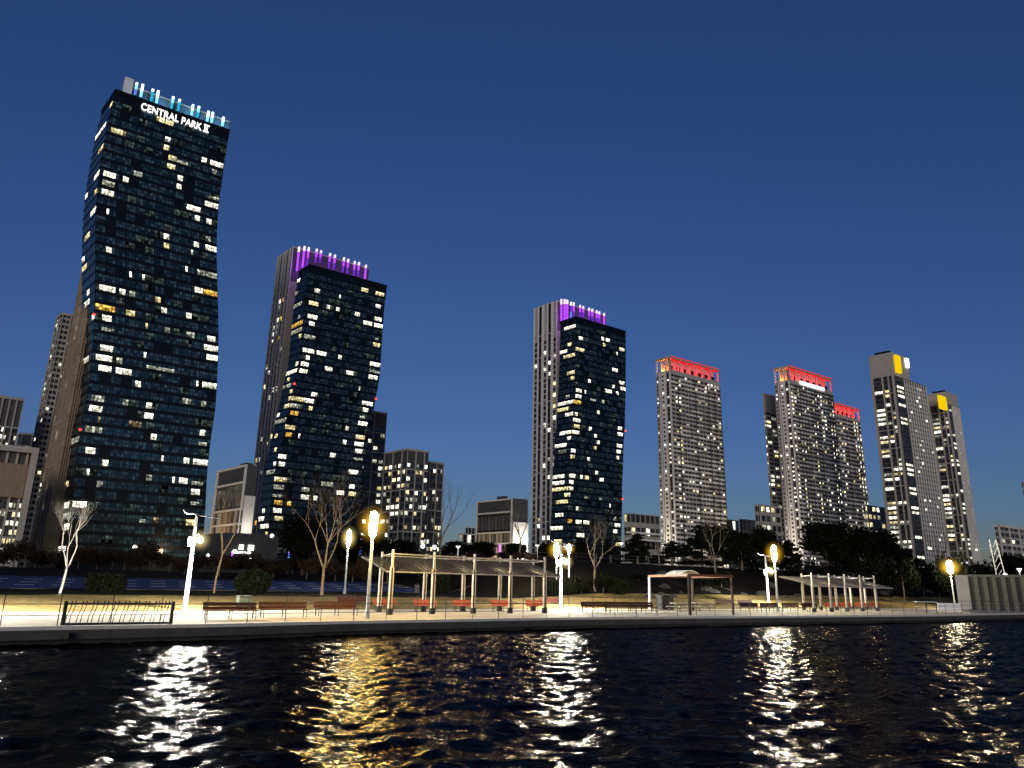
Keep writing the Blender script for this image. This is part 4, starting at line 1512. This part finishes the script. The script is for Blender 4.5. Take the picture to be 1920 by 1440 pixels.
# ------------------------------------------------------------------ pavilions
def pavilion(label, fronts, backs, tops, spill, lights):
    root = thing('pavilion', label, 'pavilion')
    FP = [ground(*p) for p in fronts]
    BP = [ground(*p) for p in backs]
    H = [ztop(*t, f) for t, f in zip(tops, FP)]
    Hh = sum(H) / len(H)
    for P in FP + BP:
        mb = MB()
        for k in (-1, 1):
            c = P + np.array((E_[0], E_[1], 0)) * 0.10 * k
            mb.box((c[0], c[1], Hh * 0.36), (0.055, 0.16, Hh * 0.72), 'pale_wood', rz=QROT)
        mb.box((P[0], P[1], Hh * 0.36), (0.1, 0.08, Hh * 0.70), 'dark_post', rz=QROT)
        mb.box((P[0], P[1], Hh * 0.86), (0.13, 0.13, Hh * 0.28), 'post_grey', rz=QROT)
        mb.box((P[0], P[1], 0.2), (0.34, 0.24, 0.4), 'metal_dark', rz=QROT)
        mb.build('column', parent=root)
    for row, zz in ((FP, Hh - 0.28), (BP, Hh - 0.28)):
        mb = MB()
        mb.tube([p_ + np.array((0, 0, zz)) for p_ in row], 0.05, 'post_grey', 6)
        mb.build('beam', parent=root)
    for f, b in zip(FP, BP):
        mb = MB()
        mb.tube([f + np.array((0, 0, Hh - 0.28)), b + np.array((0, 0, Hh - 0.28))], 0.04, 'post_grey', 6)
        mb.build('cross_beam', parent=root)
    # canopy: curved slatted sheet tipping down towards the water
    inl = np.array((N_[0], N_[1], 0))
    al = np.array((E_[0], E_[1], 0))
    a = (FP[0] + BP[0]) / 2
    b = (FP[-1] + BP[-1]) / 2
    prof = [(-1.9, Hh * 0.655), (-1.2, Hh * 0.70), (-0.4, Hh * 0.755), (0.5, Hh * 0.815), (1.5, Hh * 0.87), (2.2, Hh * 0.90)]
    bays = len(FP) - 1
    A, B_ = a - al * spill, b + al * spill
    mb = MB()
    n = 40
    for i in range(n):
        c0 = A + (B_ - A) * (i / n)
        c1 = A + (B_ - A) * ((i + 0.6) / n)
        for (t0, z0_), (t1, z1_) in zip(prof[:-1], prof[1:]):
            p8 = [c0 + inl * t0, c1 + inl * t0, c1 + inl * t1, c0 + inl * t1]
            lo = [p8[0] + (0, 0, z0_), p8[1] + (0, 0, z0_), p8[2] + (0, 0, z1_), p8[3] + (0, 0, z1_)]
            mb.hexa(lo + [x + (0, 0, 0.05) for x in lo], 'grey_slat')
    cnp = mb.build('canopy', parent=root)
    mb = MB()
    for i in range(bays + 2):
        c0 = A + (B_ - A) * (i / (bays + 1))
        mb.tube([c0 + inl * t0 + np.array((0, 0, z0_ - 0.05)) for t0, z0_ in prof], 0.04, 'grey_slat', 5)
    mb.build('rib', parent=cnp)
    mb = MB()
    mb.tube([A + inl * -1.9 + np.array((0, 0, Hh * 0.655)), B_ + inl * -1.9 + np.array((0, 0, Hh * 0.655))], 0.045, 'post_grey', 5)
    mb.build('edge_beam', parent=cnp)
    for i in lights:
        c0 = A + (B_ - A) * i
        point('down_light', c0 + inl * -0.6 + np.array((0, 0, Hh * 0.64)), (1.0, 0.78, 0.45), 260, 0.12, root)
    return root


pavilion('large wooden pavilion with five pairs of columns and slatted canopy', ((730, 1153), (810, 1151.5), (887, 1150.5), (956, 1150), (1021, 1149.5)),
         ((710, 1147.5), (794, 1146.5), (867, 1146), (936, 1145.5), (999, 1145)), ((737, 1031), (817, 1035), (890, 1038), (958, 1042), (1022, 1045)), 0.9, (0.18, 0.4, 0.62, 0.85))
pavilion('small distant wooden pavilion near the right end of the promenade', ((1527, 1148), (1560, 1147.5), (1589, 1147), (1618, 1146.5), (1645, 1146)),
         ((1508, 1144.5), (1540, 1144), (1570, 1143.5), (1598, 1143), (1625, 1143)), ((1526, 1073), (1556, 1075), (1586, 1077), (1615, 1078), (1641, 1080)), 1.6, (0.2, 0.5, 0.8))

# brown frame shelter with an arched white roof
root = thing('shelter', 'brown timber frame shelter with arched white roof sheet', 'shelter')
pts = [ground(1219, 1143), ground(1294, 1153), ground(1375, 1152.5), ground(1300, 1144)]
Hs = [ztop(1219, 1079, pts[0]), ztop(1294, 1083, pts[1]), ztop(1374, 1086, pts[2]), ztop(1300, 1083, pts[3])]
hm = sum(Hs) / 4
for k, p_ in enumerate(pts):
    mb = MB()
    mb.box((p_[0], p_[1], hm / 2), (0.17, 0.17, hm), 'canopy_membrane' if k == 0 else 'dark_post', rz=QROT)  # left post coloured pale for the lamplight on it
    mb.build('post', parent=root)
for i, j in ((0, 1), (1, 2), (2, 3), (3, 0)):
    mb = MB()
    a, b = pts[i], pts[j]
    mid = (a + b) / 2
    mb.box((mid[0], mid[1], hm + 0.1), (float(np.linalg.norm((b - a)[:2])) + 0.2, 0.16, 0.2 - 0.004 * i), 'brown_beam', rz=math.atan2(b[1] - a[1], b[0] - a[0]))
    mb.build('beam', parent=root)
mb = MB()
c0 = (pts[0] + pts[3]) / 2
al, inl = np.array((E_[0], E_[1], 0)), np.array((N_[0], N_[1], 0))
W_ = 3.0
arc = [(u, 0.42 * (1 - (u / W_ * 2) ** 2)) for u in np.linspace(-W_ / 2, W_ / 2, 11)]
cc = at(1281, 1080, c0[1] + 3)
cc = np.array((cc[0], cc[1], hm + 0.35))
for (u0, z0_), (u1, z1_) in zip(arc[:-1], arc[1:]):
    lo = [cc + al * u0 - inl * 1.0 + (0, 0, z0_), cc + al * u1 - inl * 1.0 + (0, 0, z1_), cc + al * u1 + inl * 1.0 + (0, 0, z1_), cc + al * u0 + inl * 1.0 + (0, 0, z0_)]
    mb.hexa(lo + [x + (0, 0, 0.035) for x in lo], 'canopy_membrane')
mb.tube([cc + al * -1.2 + (0, 0, -0.3), cc + al * -1.2 + (0, 0, 0.32)], 0.04, 'metal_white', 5)
mb.tube([cc + al * 1.2 + (0, 0, -0.3), cc + al * 1.2 + (0, 0, 0.32)], 0.04, 'metal_white', 5)
mb.build('arched_roof', parent=root)

# litter bins
bn = thing('litter_bin', 'dark litter bin on the lawn behind the pavilion columns', 'litter bin', terr(781, 1113), 0)
mb = MB()
mb.lathe((0, 0, 0), ((0.26, 0), (0.3, 0.05), (0.32, 0.8), (0.3, 0.85)), 'metal_dark', 12)
mb.build('bin_body', parent=bn)
mb = MB()
mb.lathe((0, 0, 0.85), ((0.34, 0), (0.34, 0.06), (0.2, 0.2), (0.05, 0.25)), 'metal_dark', 12)
mb.build('lid', parent=bn)
p_ = place(1247, 1143)
cb = thing('storage_box', 'greenish grey storage box behind the benches left of the shelter', 'box', p_, QROT)
mb = MB()
mb.box((0, 0, 0.65), (1.5, 0.9, 1.3), 'metal_dark')
mb.build('body', parent=cb)
mb = MB()
mb.box((0, 0, 1.34), (1.6, 1.0, 0.07), 'stone_dark')
mb.build('lid', parent=cb)
p_ = place(448, 1143)
cb = thing('storage_box', 'pale green box half hidden behind the first dark red bench', 'box', p_, QROT)
mb = MB()
mb.box((0.3, 0, 0.45), (0.9, 0.7, 0.9), 'box_green')
mb.build('body', parent=cb)
mb = MB()
mb.box((0.3, 0, 0.93), (0.96, 0.76, 0.05), 'box_green')
mb.build('lid', parent=cb)

# sign board and framed counter at the right
p_ = ground(1781, 1149)
sgn = thing('information_board', 'wide pale information board on short legs at the right end', 'sign board', p_, 0.05)
w_ = 42 * p_[1] / FPX
h1 = ztop(1781, 1131, p_)
mb = MB()
mb.box((0, 0, h1 * 0.6), (w_, 0.08, h1 * 0.8), 'metal_white')
mb.build('board', parent=sgn)
mb = MB()
mb.box((0, -0.05, h1 * 0.62), (w_, 0.03, 0.04), 'metal_dark')
mb.build('seam', parent=sgn)
for k in (-0.35, 0.35):
    mb = MB()
    mb.box((w_ * k, 0.08, h1 * 0.4), (0.08, 0.06, h1 * 0.8), 'metal_grey')
    mb.build('leg', parent=sgn)
p_ = ground(1738, 1149)
kk = thing('framed_counter', 'dark framed counter with pale shelves left of the information board', 'counter', p_, 0.05)
w_ = 38 * p_[1] / FPX
h1 = ztop(1738, 1129, p_)
for x in (-0.5, 0, 0.5):
    mb = MB()
    mb.box((w_ * x * 0.98, 0, h1 / 2), (0.08, 0.08, h1), 'metal_dark')
    mb.build('post', parent=kk)
for zz, m_ in ((h1, 'metal_white'), (h1 * 0.55, 'metal_grey'), (h1 * 0.15, 'metal_grey')):
    mb = MB()
    mb.box((0, 0.05, zz + 0.02), (w_, 0.7, 0.05), m_)
    mb.build('shelf', parent=kk)

# retaining wall with vertical fins
root = thing('retaining_wall', 'tall retaining wall with vertical concrete fins at the right edge', 'retaining wall')
pa = ground(1803, 1143)
pe = ground(1925, 1147)
dv = (pe - pa)[:2]
dv /= np.linalg.norm(dv)
Fr = Face(pa[:2], dv, 45)
hz = Fr.inv(1803, 1080)[1]
mb = MB()
mb.prism([Fr.p(0, 0)[:2], Fr.p(45, 0)[:2], Fr.p(45, 0, -1.2)[:2], Fr.p(0, 0, -1.2)[:2]], -0.6, hz, 'wet_concrete', 'concrete_fin')
mb.build('wall', parent=root)
mb = MB()
Fr.box(mb, -0.2, 1.3, -0.5, hz + 0.12, -1.3, 0.45, 'stone_grey')
mb.build('end_pier', parent=root)
for i in range(34):
    mb = MB()
    u = 1.9 + i * 1.05
    Fr.box(mb, u, u + 0.5, 0, hz - 0.1, 0.02, 0.35, 'concrete_fin')
    mb.build('fin', parent=root)
mb = MB()
Fr.box(mb, 1.31, 45, hz - 0.09, hz + 0.2, -1.3, 0.55, 'concrete_fin')
mb.build('coping', parent=root)

# ------------------------------------------------------------------ trees
def branches(mb, p, d, r, l, depth, rr, m_, up=0.25, spread=0.5, kids=(2, 3)):
    n = 4
    pts, rs = [p], [r]
    for i in range(n):
        d = (d + Vector((rr.gauss(0, 0.10), rr.gauss(0, 0.10), rr.gauss(0, 0.06) + up * 0.12))).normalized()
        p = p + d * (l / n)
        pts.append(p)
        rs.append(r * (1 - 0.42 * (i + 1) / n))
    mb.tube(pts, rs, m_, 6 if depth > 2 else 4, cap=False)
    if depth == 0:
        return
    k = rr.randint(*kids)
    for i in range(k):
        ax = Vector((rr.gauss(0, 1), rr.gauss(0, 1), rr.gauss(0, 0.3))).normalized()
        nd = (d + ax * spread * rr.uniform(0.5, 1.1) + Vector((0, 0, up))).normalized()
        q_ = pts[-1] if i < 2 else pts[rr.randint(2, n)]
        branches(mb, q_, nd, rs[-1] * rr.uniform(0.62, 0.9), l * rr.uniform(0.62, 0.86), depth - 1, rr, m_, up, spread, kids)


def bare_tree(label, p, h, seed, m_='bark', depth=5, up=0.32, spread=0.45, fork=0.25, r=None, group=None, stems=3, lean=0.0):
    rr = random.Random(seed)
    root = thing('bare_tree', label, 'tree', p, 0, group)
    r = r or h * 0.016
    mb = MB()
    f = Vector((lean * h * fork, 0, h * fork))
    mb.tube([(0, 0, -0.1), f * 0.35 + Vector((0.02 * h * rr.uniform(-1, 1), 0, 0)), f], [r * 1.25, r, r * 0.86], m_, 8)
    mb.build('trunk', parent=root, smooth=True)
    mb = MB()
    for i in range(stems):
        a = 6.28 * i / stems + rr.uniform(-0.4, 0.4)
        d = Vector((math.cos(a) * spread * 0.75, math.sin(a) * spread * 0.75, 1)).normalized()
        branches(mb, f - Vector((0, 0, 0.02)), d, r * 0.68, h * 0.235, depth - 1, rr, m_, up, spread)
    mb.build('branches', parent=root, smooth=True)
    return root


def bt(label, base, top, seed, y=None, **k):
    p = terr(*base) if y is None else foot(base[0], y)
    return bare_tree(label, p, ztop(*top, p) - p[2], seed, **k)


bt('small bare tree with pale lamp lit branches at the left', (111, 1115), (130, 922), 5, m_='bark_pale', depth=6, spread=0.60, up=0.24, fork=0.24, lean=0.12, r=0.085)
bt('slim bare tree right of the near solar lamp', (401, 1112), (415, 925), 8, m_='bark', depth=5, spread=0.45, fork=0.38, r=0.09, lean=0.1)
bt('big bare many branched tree behind the long red benches', (603, 1117), (625, 878), 12, m_='bark', depth=6, spread=0.78, up=0.22, fork=0.20, r=0.13, stems=4)
bt('tall thin bare tree against the sky right of the gridded mid rise', (822, 1060), (850, 905), 15, y=105, m_='bark_dark', depth=6, spread=0.35, fork=0.3)
bt('bare tree before the bright white end wall', (975, 1060), (985, 925), 18, y=105, m_='bark_dark', depth=6, spread=0.6, up=0.24, fork=0.3)
bt('bare tree with one curved limb in front of the slender tower', (1116, 1110), (1118, 975), 21, m_='bark_dark', depth=6, spread=0.7, up=0.2, fork=0.3)
bt('thin pale bare tree at the foot of the lone red crowned tower', (1236, 1105), (1240, 975), 24, y=110, m_='bark_dark', depth=6, spread=0.3, fork=0.3)
bt('bare tree rising behind the right half of the brown shelter', (1341, 1105), (1345, 965), 27, y=108, m_='bark_dark', depth=6, spread=0.62, up=0.24, fork=0.3)
bt('bare tree standing before the beige concrete tower', (1762, 1085), (1762, 985), 29, y=150, m_='bark_dark', depth=5, spread=0.4, fork=0.3)


def crown_mesh(mb, lumps, n, size, m_, rr):
    tot = sum(l[3] ** 2 for l in lumps)
    for cx, cy, cz, R, fz in lumps:
        for _ in range(int(n * R * R / tot)):
            v = Vector((rr.gauss(0, 1), rr.gauss(0, 1), rr.gauss(0, 1))).normalized()
            k = R * rr.uniform(0.35, 1.10)
            c = Vector((cx + v.x * k, cy + v.y * k, cz + v.z * k * fz))
            a = Vector((rr.gauss(0, 1), rr.gauss(0, 1), rr.gauss(0, 1))).normalized()
            b = a.cross(Vector((rr.gauss(0, 1), rr.gauss(0, 1), rr.gauss(0, 1)))).normalized()
            s1 = size * rr.uniform(0.6, 1.3)
            mb.face([c - a * s1, c + b * s1 * 0.55, c + a * s1, c - b * s1 * 0.55], m_)


def make_leafy(label, seed, kind, m_):
    """unit tree one metre high, scaled when placed"""
    rr = random.Random(seed)
    root = thing('evergreen_tree' if kind != 'shrub' else 'shrub', label, 'tree' if kind != 'shrub' else 'shrub')
    mb = MB()
    mb.tube([(0, 0, -0.02), (0.01, 0, 0.25), (0.0, 0.01, 0.75)], [0.022, 0.017, 0.006], 'bark_dark', 6)
    for i in range(5):
        a = 6.28 * rr.random()
        z = rr.uniform(0.3, 0.6)
        mb.tube([(0, 0, z), (0.16 * math.cos(a), 0.16 * math.sin(a), z + 0.12)], [0.008, 0.003], 'bark_dark', 4)
    mb.build('trunk', parent=root)
    mb = MB()
    L = []
    if kind == 'round':
        for i in range(11):
            a = 6.28 * i / 11 + rr.random()
            k = rr.uniform(0.08, 0.24)
            L.append((k * math.cos(a), k * math.sin(a), rr.uniform(0.26, 0.80), rr.uniform(0.13, 0.20), 0.8))
        L.append((0, 0, 0.62, 0.25, 1.1))
        crown_mesh(mb, L, 4200, 0.032, m_, rr)
    elif kind == 'pine':
        for i in range(10):
            z = 0.34 + 0.62 * i / 10
            k = (1.05 - z) * 0.34 * rr.uniform(0.4, 1.2)
            a = 2.4 * i
            L.append((k * math.cos(a), k * math.sin(a), z, 0.07 + (1.05 - z) * 0.14 * rr.uniform(0.8, 1.3), 0.5))
        L.append((0, 0, 0.97, 0.05, 0.9))
        crown_mesh(mb, L, 2600, 0.030, m_, rr)
    else:
        for i in range(9):
            a = 6.28 * rr.random()
            k = rr.uniform(0.1, 0.42)
            L.append((k * math.cos(a), k * math.sin(a), rr.uniform(0.25, 0.72), rr.uniform(0.18, 0.27), 0.9))
        crown_mesh(mb, L, 1700, 0.04, m_, rr)
    mb.build('crown', parent=root)
    return root


protos = {}


def leafy(kind, var, label, px, y, top_py, wpx, group=None, base_py=None, m_='leaf_dark'):
    key = (kind, var, m_)
    p = foot(px, y) if base_py is None else terr(px, base_py)
    h = ztop(px, top_py, p) - p[2]
    w = wpx * p[1] / FPX / (0.75 if kind == 'round' else 0.6 if kind == 'pine' else 1.1)
    if key not in protos:
        protos[key] = make_leafy(label, 100 + var * 7 + len(kind), kind, m_)
        r = protos[key]
        r.location, r.rotation_euler = tuple(map(float, p)), (0, 0, R_.uniform(0, 6.28))
        r.scale = (w, w, h)
        tag(r, label, None, group)
        return r
    return dup(protos[key], p, R_.uniform(0, 6.28), label, group, (w, w, h))


TR = [('round', 0, 'broad dark evergreen left of the amber lamp pair, before the lone red tower', 1335, 120, 978, 85), ('round', 1, 'dark evergreen merging right into the broad one before the red tower', 1392, 122, 988, 80),
      ('round', 2, 'dark evergreen just left of the taller red crowned tower foot', 1436, 126, 984, 66), ('round', 0, 'largest black evergreen below the lower red crowned tower', 1552, 135, 972, 100), ('round', 1, 'black evergreen in the middle of the big clump on the right', 1602, 140, 980, 86),
      ('round', 2, 'black evergreen at the right end of the big clump', 1655, 142, 988, 92), ('round', 1, 'low black evergreen right of the big clump beside the beige tower', 1694, 146, 1020, 55),
      ('pine', 0, 'pine with layered branches before the stepped white building', 1196, 112, 1000, 60), ('pine', 1, 'thin pine left of the slender park lamp on the bank', 1145, 112, 1018, 50), ('pine', 2, 'pine below the lone red crowned tower', 1262, 114, 1014, 66),
      ('pine', 0, 'pine between the evergreen clumps behind the amber pair', 1482, 128, 1012, 60), ('pine', 1, 'pine at the foot of the lone red tower right side', 1298, 116, 1008, 56), ('pine', 2, 'dark pine close to the right edge above the wall', 1892, 125, 1038, 70), ('round', 0, 'dark evergreen above the retaining wall at the right edge', 1925, 120, 1036, 60),
      ('round', 2, 'low dark evergreen right of the wall end lamp', 1835, 140, 1052, 60), ('pine', 1, 'small dark pine under the shorter beige tower', 1722, 150, 1046, 46),
      ('round', 0, 'dark evergreen at the foot of the leaning glass tower', 566, 118, 960, 95), ('round', 1, 'dark evergreen right of the big bare tree', 655, 120, 990, 76), ('round', 2, 'dark evergreen left of the gridded mid rise foot', 706, 122, 1004, 64),
      ('round', 1, 'dark evergreen below the gridded mid rise', 758, 124, 1008, 72), ('round', 0, 'dark evergreen below the far white blocks', 850, 124, 1012, 70), ('round', 2, 'dark evergreen left of the white end wall foot', 905, 126, 1012, 66),
      ('round', 1, 'dark evergreen under the white end wall', 962, 126, 1014, 66), ('round', 0, 'dark evergreen under the slender tower', 1030, 126, 1016, 66), ('pine', 2, 'dark pine at the foot of the slender tower', 1088, 118, 1012, 52)]
for k, v, lb, px, y, tp, w in TR:
    leafy(k, v, lb, px, y, tp, w)
rr = random.Random(4)
for i in range(40):
    px = -60 + i * 29 + rr.uniform(-8, 8)
    leafy('shrub', i % 3, 'dim brown bare thicket shrub in the dark belt behind the lawn', px, rr.uniform(98, 122), rr.uniform(1030, 1052) if px > 320 else rr.uniform(1000, 1035), rr.uniform(48, 74), 'thicket shrubs in the dark belt', None, 'twig_brown')
for i in range(26):
    px = 1120 + i * 32 + rr.uniform(-8, 8)
    leafy('shrub', i % 3, 'black shrub on the dark bank below the evergreens', px, rr.uniform(112, 138), rr.uniform(1022, 1052), rr.uniform(50, 72), 'shrubs on the dark bank', None, 'leaf_dark')


for i in range(17):
    px = 1078 + i * 17 + rr.uniform(-6, 6)
    leafy('shrub', i % 3, 'black shrub on the dark bank below the evergreens', px, rr.uniform(84, 96) + i * 1.2, rr.uniform(1066, 1084), rr.uniform(34, 52), 'shrubs on the dark bank', None, 'leaf_dark')


def bush(label, px, base, top, wpx, boxy=False, seed=0):
    rr = random.Random(seed)
    p = terr(px, base)
    k = p[1] / FPX
    W, Hh = wpx * k, (base - top) * k
    root = thing('bush', label, 'bush', p)
    mb = MB()
    mb.tube([(0, 0, -0.05), (0, 0, Hh * 0.5)], [0.09, 0.05], 'bark_dark', 6)
    mb.build('stem', parent=root)
    mb = MB()
    for _ in range(3800):
        v = Vector((rr.gauss(0, 1), rr.gauss(0, 1), rr.gauss(0, 1))).normalized()
        if boxy:
            v = v / max(abs(c) for c in v)
        kk = rr.uniform(0.80, 1.03)
        c = Vector((v.x * W / 2 * kk, v.y * W / 2 * kk * (0.6 if boxy else 1), Hh * 0.5 + v.z * Hh / 2 * kk))
        a = Vector((rr.gauss(0, 1), rr.gauss(0, 1), rr.gauss(0, 1))).normalized()
        b = a.cross(Vector((rr.gauss(0, 1), rr.gauss(0, 1), rr.gauss(0, 1)))).normalized()
        s1 = 0.11 * rr.uniform(0.6, 1.3)
        mb.face([c - a * s1, c + b * s1 * 0.6, c + a * s1, c - b * s1 * 0.6], 'leaf_shrub')
    mb.build('crown', parent=root)


bush('round clipped dark bush behind the first red bench', 472, 1116, 1071, 64, False, 1)
bush('boxy clipped hedge left of the near solar lamp', 197, 1109, 1079, 58, True, 2)
bush('dark clipped bush between the pavilion columns', 826, 1112, 1081, 30, True, 3)
bush('dark rounded bush left of the central solar lamp', 1035, 1115, 1087, 30, False, 4)
bush('dark rounded bush right of the central solar lamp', 1066, 1115, 1086, 32, False, 5)
bush('dark broad bush at the lawn edge before the rocks', 1160, 1114, 1090, 42, False, 6)


def rock(p, s, seed, label):
    rr = random.Random(seed)
    mb = MB()
    k = mb.slot('rock')
    n, mm = 9, 6
    for i in range(mm + 1):
        for j in range(n):
            th, ph = math.pi * i / mm, 6.28 * j / n
            w = 1 + rr.uniform(-0.2, 0.2)
            mb.v.append((p[0] + s * w * math.sin(th) * math.cos(ph), p[1] + s * 0.8 * w * math.sin(th) * math.sin(ph), p[2] + s * 0.2 + s * 0.62 * w * math.cos(th)))
    for i in range(mm):
        for j in range(n):
            mb.f.append((i * n + j, i * n + (j + 1) % n, (i + 1) * n + (j + 1) % n, (i + 1) * n + j))
            mb.m.append(k)
            mb.uv.append([(0.5, 0.5)] * 4)
    mb.build('boulder', label=label, cat='boulder', group='boulders on the dark bank', origin=tuple(p))


rr = random.Random(9)
for i in range(46):
    s_ = 62 + i * 2.4 + rr.uniform(-1.5, 1.5)
    t_ = rr.uniform(26.5, 36)
    rock(q(s_, t_) - np.array((0, 0, 0.25)), rr.uniform(0.45, 0.95), i, 'dim grey boulder on the dark bank below the trees')

# fence along the top of the bank, and a lattice mast at the right
root = thing('bank_fence', 'thin two wire fence along the top of the dark bank', 'fence')
for zz in (0.6, 1.1):
    mb = MB()
    mb.tube([q(s_, 41, zt(s_, 41) + zz) for s_ in np.arange(60, 170, 5)], 0.03, 'metal_dark', 4)
    mb.build('wire', parent=root)
for s_ in np.arange(60, 170, 5):
    mb = MB()
    p_ = q(s_, 41)
    mb.tube([p_, p_ + np.array((0, 0, 1.2))], 0.05, 'metal_dark', 5)
    mb.build('post', parent=root)
p_ = foot(1876, 115)
root = thing('lattice_mast', 'pale lit lattice mast with a long thin arm by the right edge', 'mast', p_)
k = p_[1] / FPX
h = ztop(1868, 1012, p_) - p_[2]
for dx in (-0.5, 0.5):
    mb = MB()
    mb.tube([(dx * 1.6 + 0.5, 0, 0), (dx - 0.4, 0, h)], 0.09, 'metal_white', 6)
    mb.build('leg', parent=root)
mb = MB()
for i in range(9):
    z0_, z1_ = h * i / 9, h * (i + 1) / 9
    mb.tube([(-0.6 + 0.02 * i, 0, z0_), (0.5 - 0.05 * i, 0, z1_)], 0.05, 'metal_white', 4)
mb.build('bracing', parent=root)
mb = MB()
mb.tube([(0.2, 0, h * 0.88), (-3.2, 0, h * 0.86)], 0.06, 'metal_grey', 5)
mb.build('arm', parent=root)
mb = MB()
mb.lathe((-3.1, 0, h * 0.86 - 0.3), ((0.05, 0), (0.16, 0.1), (0.16, 0.25), (0.05, 0.3)), 'point_white', 8)
mb.build('lamp_head', parent=root)
mb = MB()
mb.lathe((0.6, -0.2, h * 0.45), ((0.05, 0), (0.3, 0.1), (0.3, 0.45), (0.05, 0.6)), 'shop_light', 8)
mb.build('floodlight', parent=root)

# ------------------------------------------------------------------ sky and sun
w = bpy.data.worlds.new("World")
scene.world = w
w.use_nodes = True
nt = w.node_tree
for n in list(nt.nodes):
    nt.nodes.remove(n)
out = nt.nodes.new('ShaderNodeOutputWorld')
bg = nt.nodes.new('ShaderNodeBackground')
sky = nt.nodes.new('ShaderNodeTexSky')
sky.sky_type = 'NISHITA'
sky.sun_disc = False
SUN_EL, SUN_AZ = rad(4.0), rad(184)      # azimuth clockwise from straight ahead: behind the camera, a little left
sky.sun_elevation = SUN_EL
sky.sun_rotation = 2 * math.pi - SUN_AZ
sky.altitude = 0
sky.air_density = 1.0
sky.dust_density = 0.3
sky.ozone_density = 3.2
bg.inputs[1].default_value = 0.1
tint = nt.nodes.new('ShaderNodeMix')          # the deep blue of dusk
tint.data_type = 'RGBA'
tint.blend_type = 'MULTIPLY'
tint.inputs['Factor'].default_value = 1.0
tint.inputs['B'].default_value = (0.79, 0.79, 1.22, 1)
nt.links.new(sky.outputs[0], tint.inputs['A'])
nt.links.new(tint.outputs['Result'], bg.inputs[0])
nt.links.new(bg.outputs[0], out.inputs[0])

sl = bpy.data.lights.new('sun', 'SUN')
sl.energy = 1.65
sl.color = (1.0, 0.92, 0.83)
sl.angle = rad(30)
so = bpy.data.objects.new('sun', sl)
COL.objects.link(so)
# afterglow low in the sky behind the camera and to the left, shining towards the towers
dvec = Vector((-math.sin(SUN_AZ), -math.cos(SUN_AZ), -math.tan(SUN_EL))).normalized()
so.rotation_euler = dvec.to_track_quat('-Z', 'Y').to_euler()

scene.view_settings.view_transform = 'Standard'
scene.view_settings.look = 'None'
scene.view_settings.exposure = 0.0
scene.view_settings.gamma = 1.0
scene.render.engine = 'CYCLES'
scene.cycles.use_denoising = True
scene.cycles.sample_clamp_indirect = 8.0
scene.cycles.sample_clamp_direct = 0.0
scene.cycles.max_bounces = 6
scene.cycles.caustics_reflective = False
scene.cycles.caustics_refractive = False
scene.cycles.use_light_tree = True
